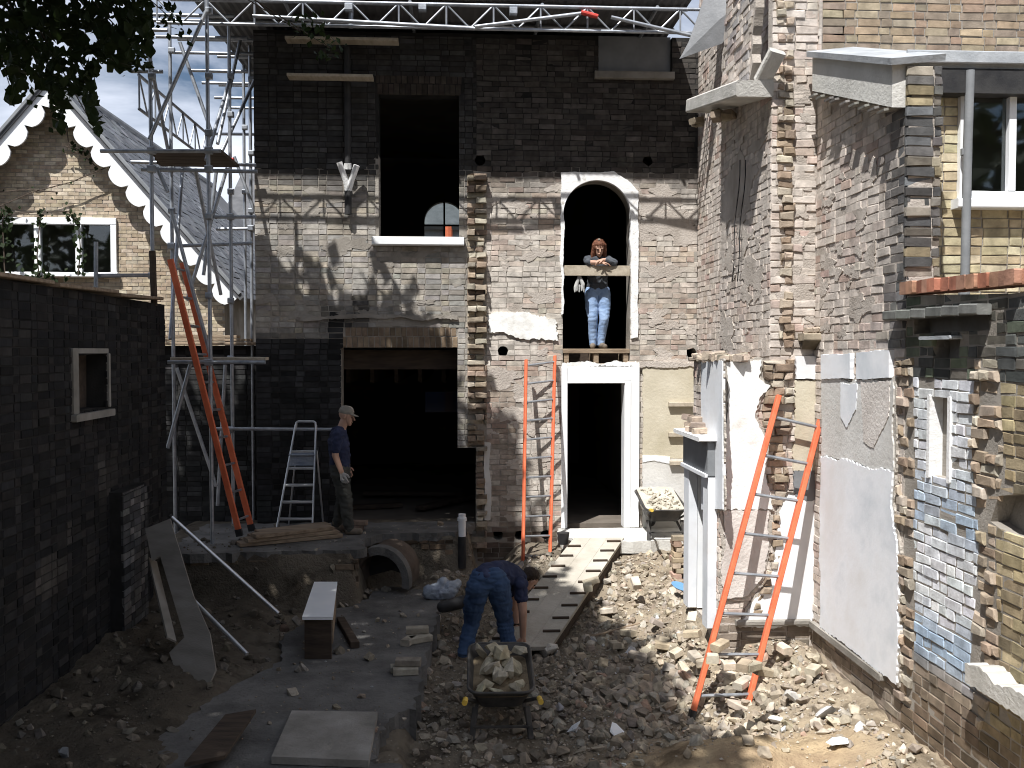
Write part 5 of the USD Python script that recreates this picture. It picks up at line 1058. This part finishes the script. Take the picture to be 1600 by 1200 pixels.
# bench with a white top on the path
tz = PATHZ + .44; A1, A2, A3, A4 = atz(472, 964, tz), atz(520, 964, tz), atz(527, 909, tz), atz(491, 909, tz)
bn = T('work_bench', (A1 + A2) / 2 * A([1, 1, 0]) + [0, .4, PATHZ], 'low narrow bench with white top and brown box sides on the concrete path', 'bench')
bn.part('top', MB().quad(A1, A2, A3, A4, .03), M['paint'])
c_ = (A1 + A2 + A3 + A4) / 4; sh_ = lambda q, s=.88: c_ + (q - c_) * s - [0, 0, .032]
for q, r_ in ((A1, A2), (A4, A3)): bn.part('end_panel', MB().bar(sh_(q) - [0, 0, .205], sh_(r_) - [0, 0, .205], .03, .405, side=(0, 1, 0), bev=.004), M['wood_dark'])
for q, r_ in ((A1, A4), (A2, A3)): bn.part('side_panel', MB().bar(sh_(q, .86) + [0, .03, -.14], sh_(r_, .86) + [0, -.03, -.14], .025, .26, side=(1, 0, 0), bev=.004), M['wood'])
q = at(548, 990, 10.0); solo('timber_offcut', MB().bar(atz(532, 968, PATHZ + .035), atz(555, 1008, PATHZ + .035), .09, .065, bev=.006), M['wood_dark'], 'dark timber offcut lying on the path beside the white-topped bench', 'timber')
# loose flag and bricks on the path
zf = PATHZ + .062; F_ = [atz(424, 1182, zf), atz(576, 1188, zf), atz(590, 1112, zf), atz(456, 1110, zf)]
solo('paving_slab', MB().quad(*F_, .055), M['concrete'], 'square loose paving slab lying on the near end of the concrete path', 'paving slab')
for k, (x, y, up_, an) in enumerate(((634, 1048, 0, .05), (638, 1034, 1, -.08), (630, 1044, 0, .1), (657, 998, 0, .5), (652, 984, 1, .1), (640, 1000, 0, 1.2))):
    c = atz(x, y, PATHZ + .035 + .068 * up_); solo('path_brick', brickbar(c, an, 0, (.235, .105, .066)), M['brick'], ('nearest brick of the small pile at the path edge, lying at the bottom', 'brick lying on top of the nearest pile at the path edge', 'bottom brick just behind the nearest brick on the path', 'slanting brick at the bottom of the farther pile on the path', 'brick lying on top of the farther pile on the path', 'brick turned crosswise beside the farther pile on the path')[k], 'brick', 'bricks on the concrete path', tint=jitc(rng, (.36, .32, .26), .15))
# plywood offcut leaning at the left with two poles
P3 = lambda x, y, Y: at(x, y, Y)
tl, tr, bl_, br_ = P3(227, 826, 10.6), P3(271, 811, 10.5), P3(290, 1098, 8.25), P3(337, 1046, 8.75)
o = tl; ex = (br_ - tl) ; ex /= np.linalg.norm(ex); n_ = np.cross(bl_ - tl, tr - tl); n_ /= np.linalg.norm(n_); ey = np.cross(n_, ex); PLY = Plane(o, ex, ey)
def onp(x, y):
    d = ray(x, y); t_ = ((o - CAM) @ PLY.N) / (d @ PLY.N); return PLY.uv(CAM + d * t_)
pg = Polygon([onp(*q) for q in ((227, 826), (266, 810), (274, 838), (281, 860), (302, 930), (328, 990), (337, 1046), (330, 1062), (291, 1100), (264, 1020), (288, 996), (264, 915), (250, 868), (237, 876))])
solo('plywood_offcut', body(PLY, pg.buffer(0), .018), M['ply'], 'notched plywood offcut leaning against the black wall at the lower left', 'plywood')
solo('plywood_strip', MB().bar(P3(238, 875, 10.42), P3(268, 1000, 9.1), .10, .018, side=(0, 1, 0)), M['ply'], 'narrow plywood strip behind the notched offcut', 'plywood')
def pole(a, b, label): tt = T('metal_pole', b, label, 'pole'); tt.part('tube', MB().tube(a, b, .022, 10), M['alu'], smooth=40); d = (a - b) / np.linalg.norm(a - b); tt.part('end_cap', MB().tube(a - d * .0, a + d * .03, .025, 10), M['black']); return tt
a = P3(268, 808, 10.62); b = atz(435, 958, .42); pole(a, b, 'long pale pole slanting from the top of the leaning plywood to the ground')
a = P3(304, 940, 9.7); b = atz(386, 1022, .38); pole(a, b, 'shorter pale pole slanting from the middle of the leaning plywood')
q = [atz(288, 1192, .40), atz(352, 1180, .40), atz(400, 1108, .45), atz(352, 1116, .45)]; solo('loose_plank', MB().quad(*q, .03), M['wood_dark'], 'dark loose board lying on the dark ground at the lower left', 'plank')
# planks stacked on the terrace
for k in range(6):
    z = TERZ + .03 + .05 * (k // 2); s = .03 * rng.normal()
    a, b = at(372 + 6 * k, 848 - 7 * (k // 2), 11.95 + .22 * (k % 2)), at(532 - 4 * k, 825 - 7 * (k // 2), 12.5 + .2 * (k % 2)); a[2] = b[2] = z
    solo('stacked_plank', MB().bar(a, b, .20, .045, side=(0, 1, 0), bev=.005), M['wood'], ('front' if k % 2 == 0 else 'rear') + ' plank of the ' + ('bottom', 'middle', 'top')[k // 2] + ' layer in the weathered pile on the terrace', 'plank', 'planks piled on the terrace')
solo('stacked_brick', brickbar(at(490, 805, 12.75) * A([1, 1, 0]) + [0, 0, TERZ + .036], .2), M['brick'], 'brown brick on the terrace beside the stepladder', 'brick', tint=(.2, .15, .11))
for k, (x, an) in enumerate(((556, .2), (561, -.2))): solo('doorstep_brick', brickbar(at(x, 832, 12.95) * A([1, 1, 0]) + [0, 0, TERZ + .036 + .067 * k], an), M['brick'], ('lower', 'upper')[k] + ' brick of two stacked on the terrace by the capped person', 'brick', 'bricks by the capped person', tint=jitc(rng, (.24, .18, .14), .15))
# half buried clay drain
dr = T('clay_drain', at(598, 900, 12.1), 'broken half-buried clay drain arch with a dark mouth below the terrace', 'drain pipe')
c = at(594, 907, 12.0); ax = A([.25, .75, .1]); ax /= np.linalg.norm(ax); sx = A([1, -.2, 0]); sx /= np.linalg.norm(sx)
def archm(r0, r1, l0, l1, a0_, a1_, n=16):
    R = []
    for r_, l_ in ((r0, l0), (r1, l0), (r1, l1), (r0, l1)): R.append([c + sx * r_ * math.cos(a) + A([0, 0, 1.12]) * r_ * math.sin(a) + ax * l_ for a in np.linspace(a0_, a1_, n)])
    R.append(R[0]); V = np.vstack(R); F = []
    for r_ in range(4):
        for i in range(n - 1): F += [(r_*n+i, r_*n+i+1, (r_+1)*n+i+1, (r_+1)*n+i)]
    return V, A(F)
dr.part('pipe', archm(.30, .345, 0, .45, -.25, math.pi + .25), M['clay'], smooth=40)
dr.part('collar', archm(.30, .39, -.05, .06, -.2, math.pi * .62), M['concrete_old'], smooth=40)
dr.part('pipe_end', (lambda q: (q[0], q[1]))(archm(.0, .30, .38, .40, -.25, math.pi + .25)), M['black'])
# plastic pipe stub
pt = at(722, 862, 12.68); wp = T('waste_pipe', (pt[0], 12.68, .35), 'white plastic pipe collar on a black upright pipe left of the centre ladder', 'pipe')
wp.part('black_pipe', MB().tube((pt[0], 12.68, Hs(pt[0], 12.68) - .1), (pt[0], 12.68, at(722, 838, 12.68)[2]), .055, 12), M['black'], smooth=40)
z0_, z1_ = at(722, 838, 12.68)[2], at(722, 803, 12.68)[2]
wp.part('white_collar', MB().tube((pt[0], 12.68, z0_), (pt[0], 12.68, z1_), .050, 14).tube((pt[0], 12.68, z1_ - .09), (pt[0], 12.68, z1_ - .05), .062, 14), M['paint'], smooth=40)
solo('cement_bucket', MB().tube(at(880, 850, 12.75), at(880, 832, 12.75), .065, 12, r1=.085), M['black'], 'small black bucket standing at the left foot of the doorway', 'bucket', smooth=40)
# plastic rubbish bag at the end of the path
c = at(688, 930, 11.7); bgm = limbs([[(c + [-.12, 0, .04], .10), (c + [.10, .03, .05], .12)], [(c + [0, 0, .05], .10), (c + [.03, .02, .16], .06)], [(c + [.1, .0, .08], .09), (c + [.2, .05, .12], .06)]], .02, 2)
bv = A(bgm.vertices); bgm.vertices = bv + A(bgm.vertex_normals) * (.05 * (meshkit.fbm(bv * 16, 3, 4) - .5))[:, None]
solo('rubbish_bag', bgm, M['bag'], 'crumpled pale blue plastic bag at the far end of the concrete path', 'bag', smooth=50)
c = at(708, 948, 11.0); solo('black_trug', MB().tri(Manifold.batch_hull([Manifold.sphere(.07, 12).translate(list(map(float, c + [-.12, 0, .0]))), Manifold.sphere(.08, 12).translate(list(map(float, c + [.12, .1, .03])))])), M['black'], 'black plastic lump lying behind the bending person\'s legs', 'plastic bag', smooth=50)
c = at(1063, 918, 10.9); solo('blue_plate', MB().tube((c[0], c[1], c[2]), (c[0] + .005, c[1] - .004, c[2] + .018), .09, 18, r1=.115), M['blue_plastic'], 'round blue plastic lid lying by the brick stack', 'lid')
pa, pb = atz(925, 983, .22), atz(1000, 968, .30); pa[2], pb[2] = Hs(pa[0], pa[1]) + .04, Hs(pb[0], pb[1]) + .05
solo('thin_lath', MB().bar(pa, pb, .03, .012), M['wood'], 'thin bent lath lying across the rubble right of the ramp', 'lath')
# single stones and bricks one can pick out in the rubble
for k in range(34):
    x, y = (rng.normal(1130, 60), rng.normal(1045, 38)) if k < 24 else (rng.uniform(900, 1060), rng.uniform(900, 1060))
    q = atz(x, y, .25)
    for _ in range(3): q = atz(x, y, Hs(q[0], q[1]) + .03)
    solo('loose_brick', brickbar(q + [0, 0, .02], rng.uniform(0, 3.14), rng.normal(0, .22), (rng.uniform(.10, .215), .10, .066)), M['brick'], ('pale broken brick lying loose in the rubble around the near ladder' if k < 24 else 'loose brick lying in the rubble between ramp and near ladder'), 'brick', ('loose bricks around the near ladder' if k < 24 else 'loose bricks right of the ramp'), tint=jitc(rng, pick(rng, (.48, .42, .32), (.52, .46, .37), (.40, .33, .24), (.42, .36, .30)), .15))
BIG = [(1068, 1052, .15, (.55, .49, .38)), (1056, 1076, .12, (.48, .42, .33)), (942, 1040, .10, (.45, .38, .27)), (1006, 1080, .08, (.46, .42, .36)), (1088, 940, .10, (.46, .41, .34)), (1110, 948, .09, (.52, .48, .38)), (1180, 1080, .11, (.46, .39, .31)), (1240, 1095, .12, (.50, .48, .45)), (1290, 1120, .10, (.50, .50, .50)), (858, 1020, .11, (.50, .47, .42))]
BL = ('largest pale block lying left of the near ladder foot', 'pale block just below the largest one, left of the ladder foot', 'square yellowish block in the rubble right of the wheelbarrow', 'small pale block midway between wheelbarrow and near ladder', 'pale block by the ladder rail below the fireplace', 'yellowish block right of the ladder rail below the fireplace', 'block right behind the right foot of the near ladder', 'greyish block right of the near ladder foot', 'grey block nearest the party wall on the sandy mound', 'pale block at the lower end of the ramp')
for (x, y, s, c), lab in zip(BIG, BL):
    q = atz(x, y, .25)
    for _ in range(3): q = atz(x, y, Hs(q[0], q[1]) + .03)
    v, f = chunk(rng, s, .6); solo('stone_block', (v + q + [0, 0, .02], f), M['rubble'], lab, 'stone', 'pale blocks in the rubble', tint=c)
for x, y, lab in ((965, 1145, 'white plaster scrap in the rubble right of the wheelbarrow'), (1310, 1160, 'white plaster scrap farthest right on the sandy mound'), (900, 1135, 'white plaster scrap beside the wheelbarrow leg'), (1215, 1128, 'white plaster scrap right of the near ladder foot')):
    q = atz(x, y, .2); q = atz(x, y, Hs(*q[:2]) + .03); a = rng.uniform(0, 3); v, f = chunk(rng, .09, .25); solo('white_scrap', (v + q + [0, 0, .01], f), M['paint'], lab, 'scrap', 'white scraps on the rubble')
# ---- the mass of rubble nobody could count
lib = [chunk(np.random.default_rng(900 + k), 1.0, .75) for k in range(24)]
octv, octf = A([(1, 0, 0), (-1, 0, 0), (0, .8, 0), (0, -.8, 0), (0, 0, .6), (0, 0, -.6)]), A([(0, 2, 4), (2, 1, 4), (1, 3, 4), (3, 0, 4), (2, 0, 5), (1, 2, 5), (3, 1, 5), (0, 3, 5)])
m = MB(); rng = np.random.default_rng(2024); cnt = 0
def dens(x, y):
    d = .10
    if x > .75 and y < 12.7: d = .9
    if -.35 < x <= .75 and y < 12.6: d = .55
    if -1.9 < x <= -.35 and y < 12.3: d = .03
    if x > 3.2: d = .35
    if (x - 2.15) ** 2 / .9 + (y - 6.9) ** 2 / .35 < 1: d = .12
    if x < -1.1 and y > 11.5 or y > 12.75: d = .05
    return d
while cnt < 17000:
    x, y = rng.uniform(-3.5, 3.35), rng.uniform(6.4, 13.3)
    if x > 2.45 and y > 9.0 and y < 10.1: continue
    if rng.random() > dens(x, y) * (.35 + 1.3 * fb((x, y, 3), 1.9, 92)): continue
    if x > 1.4 and y > 12.55: continue
    hp = np.exp(-((x - 2.05) / .75) ** 2 - ((y - 8.9) / .6) ** 2); cl_ = fb((x, y, 0), 1.6, 91); s = min((.006 + .007 * hp + .004 * cl_) * (1 + rng.pareto(1.75)), .065 + .03 * hp)
    z = Hs(x, y)
    if x < -.4 and y < 12.2 and z < PATHZ: z = max(z, PATHZ if -1.9 < x else z)
    if y > 11.6 and x < -1.2 or (y > 12.78 and x < .1): z = max(z, TERZ)
    v, f = lib[rng.integers(24)] if s > .022 else (octv, octf)
    a = rng.uniform(0, 6.28); R = A([[math.cos(a), -math.sin(a), 0], [math.sin(a), math.cos(a), 0], [0, 0, 1]])
    c = pick(rng, (.27, .225, .165), (.31, .265, .20), (.21, .17, .13), (.14, .117, .095), (.36, .325, .27), (.24, .225, .205), (.18, .15, .115))
    if rng.random() < .015: c = A([.52, .56, .60])
    if rng.random() < .02: c = A([.30, .18, .13])
    c = c * .6 + A([.30, .26, .205]) * .4
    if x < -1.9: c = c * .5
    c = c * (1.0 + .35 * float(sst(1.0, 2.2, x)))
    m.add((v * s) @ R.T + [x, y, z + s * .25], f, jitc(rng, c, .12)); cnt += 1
solo('rubble', m, M['rubble'], 'brown and cream brick rubble strewn over the dug-out ground', 'rubble', kind='stuff')

# ================================================================ trees and climbers
def leafm(c, n, up, s, w=.55):
    """A pointed leaf folded along its rib."""
    n = A(n, float); n /= np.linalg.norm(n); u = A(up, float); u = u - n * (u @ n); u /= max(np.linalg.norm(u), 1e-6); v = np.cross(n, u); c = A(c, float)
    P = [c - u * s * .5, c - v * s * w * .42 + n * s * .07, c + v * s * w * .42 + n * s * .07, c + u * s * .15 - v * s * w * .36 + n * s * .05, c + u * s * .15 + v * s * w * .36 + n * s * .05, c + u * s * .5 - n * s * .06, c + u * s * .1]
    return P, [(0, 1, 6), (0, 6, 2), (1, 3, 6), (6, 4, 2), (3, 5, 6), (6, 5, 4)]
rng = np.random.default_rng(11)
tree = T('garden_tree', (-5.6, 6.2, .42), 'broad-leaved tree with dark hanging leaves at the top left corner', 'tree')
tree.part('trunk', MB().path([(-5.6, 6.2, .2), (-5.55, 6.25, 2.2), (-5.35, 6.3, 4.6), (-5.0, 6.4, 6.4), (-4.6, 6.6, 8.2)], [.24, .2, .17, .14, .09], 12), M['bark'], smooth=True)
vis = Polygon([(-30, -30), (232, -30), (238, 60), (236, 104), (205, 108), (180, 112), (160, 102), (142, 128), (152, 150), (158, 200), (150, 210), (135, 168), (120, 140), (106, 160), (104, 205), (88, 205), (74, 140), (45, 122), (28, 160), (8, 158), (20, 120), (-30, 100)])
gaps = [Polygon([(132, 48), (152, 48), (150, 76), (134, 70)]), Polygon([(80, 55), (110, 70), (112, 82), (90, 74)]), Polygon([(165, 25), (190, 30), (186, 46), (168, 40)]), Polygon([(210, 50), (225, 45), (222, 62)]), Polygon([(140, 0), (150, 3), (146, 10)]), Polygon([(120, 85), (135, 82), (130, 95)]), Polygon([(0, 96), (18, 100), (12, 112), (0, 112)])]
leaves = []
while len(leaves) < 1700:
    x, y = rng.uniform(-30, 240), rng.uniform(-30, 212)
    if not vis.contains(Point(x, y)) or any(g_.contains(Point(x, y)) for g_ in gaps): continue
    Y = rng.uniform(8.6, 10.6); c = at(x, y, Y); leaves.append(leafm(c, rng.normal(0, 1, 3) + [0, -.6, .5], A([.3, 0, -1]) + rng.normal(0, .45, 3), rng.uniform(.085, .15), .85))
for x, y, n in ((262, 20, 26), (285, 45, 14), (470, 45, 22), (515, 70, 26), (500, 40, 16), (45, 145, 12), (205, 98, 22)):
    for k in range(n):
        c = at(x + rng.normal(0, 12), y + rng.normal(0, 12), rng.uniform(9.2, 10.2)); leaves.append(leafm(c, rng.normal(0, 1, 3) + [0, -.6, .5], A([.3, 0, -1]) + rng.normal(0, .45, 3), rng.uniform(.06, .10), .75))
tw = MB()
root = at(-120, -160, 9.5)
for x, y in ((100, 195), (150, 205), (20, 150), (230, 95), (210, 40), (280, 40), (515, 75), (470, 50), (140, 120), (60, 90)):
    e = at(x, y, 9.7); mid = (root + e) / 2 + [0, 0, .35 + .2 * rng.random()]
    tw.path([root, mid, e], [.02, .011, .004], 5)
tw.path([(-4.8, 6.5, 7.4), (-4.6, 8.2, 7.6), root], [.09, .06, .02], 7)
crown = []
shade_targets = []
def shade(n, fn):
    for _ in range(n): shade_targets.append(fn())
xb = lambda y: float(np.interp(y, [7, 8.5, 10, 11.5, 12.3], [2.0, 1.95, 1.9, 1.35, .8]))
def grd():
    y = rng.uniform(6.2, 12.9); x = rng.uniform(-3.6, xb(y)); return A([x, y, Hs(x, y)])
shade(2600, grd)
shade(620, lambda: BW.p(*BW.px(rng.uniform(396, 536), rng.uniform(516, 840))))
shade(420, lambda: A([rng.uniform(-4.6, -2.7), rng.uniform(12.5, 14.6), rng.uniform(.5, 3.1)]))
shade(260, lambda: A([rng.uniform(-1.5, .35), rng.uniform(12.7, 15.2), TERZ + .02]))
shade(60, lambda: BW.p(*BW.px(rng.uniform(735, 800), rng.uniform(700, 850))))
shade(500, lambda: A([-3.55, rng.uniform(7, 11.8), rng.uniform(.4, 3.9)]))
limb_t = []
for P in shade_targets:
    z = rng.uniform(7.3, 10.5)
    for _ in range(6):
        q = P + SUN * ((z - P[2]) / SUN[2]); x, y, d = pix(q)
        if d < .3 or y < -70 or x < -70: break
        z += 1.0
    else: continue
    if rng.random() < .02: limb_t.append(q)
    for k in range(8):
        crown.append(leafm(q + rng.normal(0, .17, 3), rng.normal(0, 1, 3) + [0, 0, .8], rng.normal(0, 1, 3), rng.uniform(.16, .27), .8))
for q in limb_t[:26]:
    tw.path([(-4.75, 6.5, 7.2), (A([-4.75, 6.5, 7.4]) + q) / 2 + [0, 0, .4], q], [.07, .035, .01], 6)
tree.part('limbs', tw, M['bark'], smooth=True)
order = rng.permutation(len(leaves))
for i in order[:300]: tree.part('leaf', leaves[i], M['leaf'])
m = MB()
for i in order[300:]: m.add(*leaves[i])
for c in crown: m.add(*c)
tree.part('foliage', m, M['leaf'], kind='stuff')

cl = T('climbing_plant', at(60, 440, 19.8), 'leafy climber straggling over the white window of the gabled house', 'climbing plant'); sm_ = MB(); lv = []
def stemrun(pts, n, s=.13, sp=5):
    P = [at(x, y, 19.78) for x, y in pts]; sm_.path(P, .012, 5)
    for k in range(n):
        t_ = rng.uniform(0, len(pts) - 1.001); i = int(t_); c = P[i] + (P[i + 1] - P[i]) * (t_ - i) + rng.normal(0, sp * .0133, 3) * [1, .3, 1]; c[1] = min(c[1], 19.80)
        lv.append(leafm(c, A([0, -1, .3]) + rng.normal(0, .5, 3), A([0, 0, -1]) + rng.normal(0, .5, 3), rng.uniform(.7, 1.2) * s, .85))
stemrun([(8, 440), (6, 390), (4, 345), (10, 330)], 60, sp=8); stemrun([(62, 440), (58, 400), (62, 350), (64, 335)], 45); stemrun([(122, 430), (126, 390), (122, 345), (108, 334)], 45); stemrun([(0, 436), (60, 434), (110, 432)], 30)
stemrun([(0, 336), (60, 331), (110, 330)], 14, .09); stemrun([(0, 322), (50, 300), (110, 285), (165, 262)], 5, .07); stemrun([(0, 300), (40, 296), (90, 300)], 3, .07); stemrun([(104, 200), (108, 232), (130, 243)], 0)
stemrun([(92, 130), (95, 170), (96, 205)], 40, .14, 7); stemrun([(100, 228), (118, 232), (134, 238)], 16, .11, 3); stemrun([(134, 246), (152, 262)], 7, .10, 2)
cl.part('stem', sm_, M['bark'])
for k, l_ in enumerate(lv[:240]): cl.part('leaf', l_, M['leaf'])
m = MB()
for l_ in lv[240:]: m.add(*l_)
if m.n: cl.part('small_leaves', m, M['leaf'], kind='stuff')
# added out of view behind the camera to hold back skylight: trees and a wall
m = MB(); rb = np.random.default_rng(55)
for cx, cy, cz, r_ in ((-9, -6, 6, 3.6), (-4, -8, 7, 4), (2, -9, 6.5, 4), (7.5, -7, 6.5, 3.8), (11, -2, 5.5, 3.2), (-12, 0, 5.5, 3.4), (-13.5, 7, 5, 3)):
    m.path([(cx, cy, .2), (cx + .1, cy, cz)], [.25, .12], 8)
    for k in range(800):
        d = rb.normal(0, 1, 3); d /= np.linalg.norm(d); q = A([cx, cy, cz]) + d * r_ * rb.uniform(.75, 1.02) * (1 + .2 * math.sin(5 * d[0] + 3 * d[2]))
        m.add(*leafm(q, d + rb.normal(0, .5, 3), rb.normal(0, 1, 3), rb.uniform(.45, .8), .85))
solo('background_trees', m, M['leaf'], 'unseen dense trees added behind the camera to block skylight', 'trees', kind='stuff')
bk_ = T('rear_garden_wall', (0, -6, .4), 'unseen wall added behind the camera to block skylight', 'wall'); bk_.part('wall_body', MB().box((-9, -6.2, .2), (9, -5.9, 3.0)), M['mortar_dark'])  # also added out of view, cuts skylight from the rear
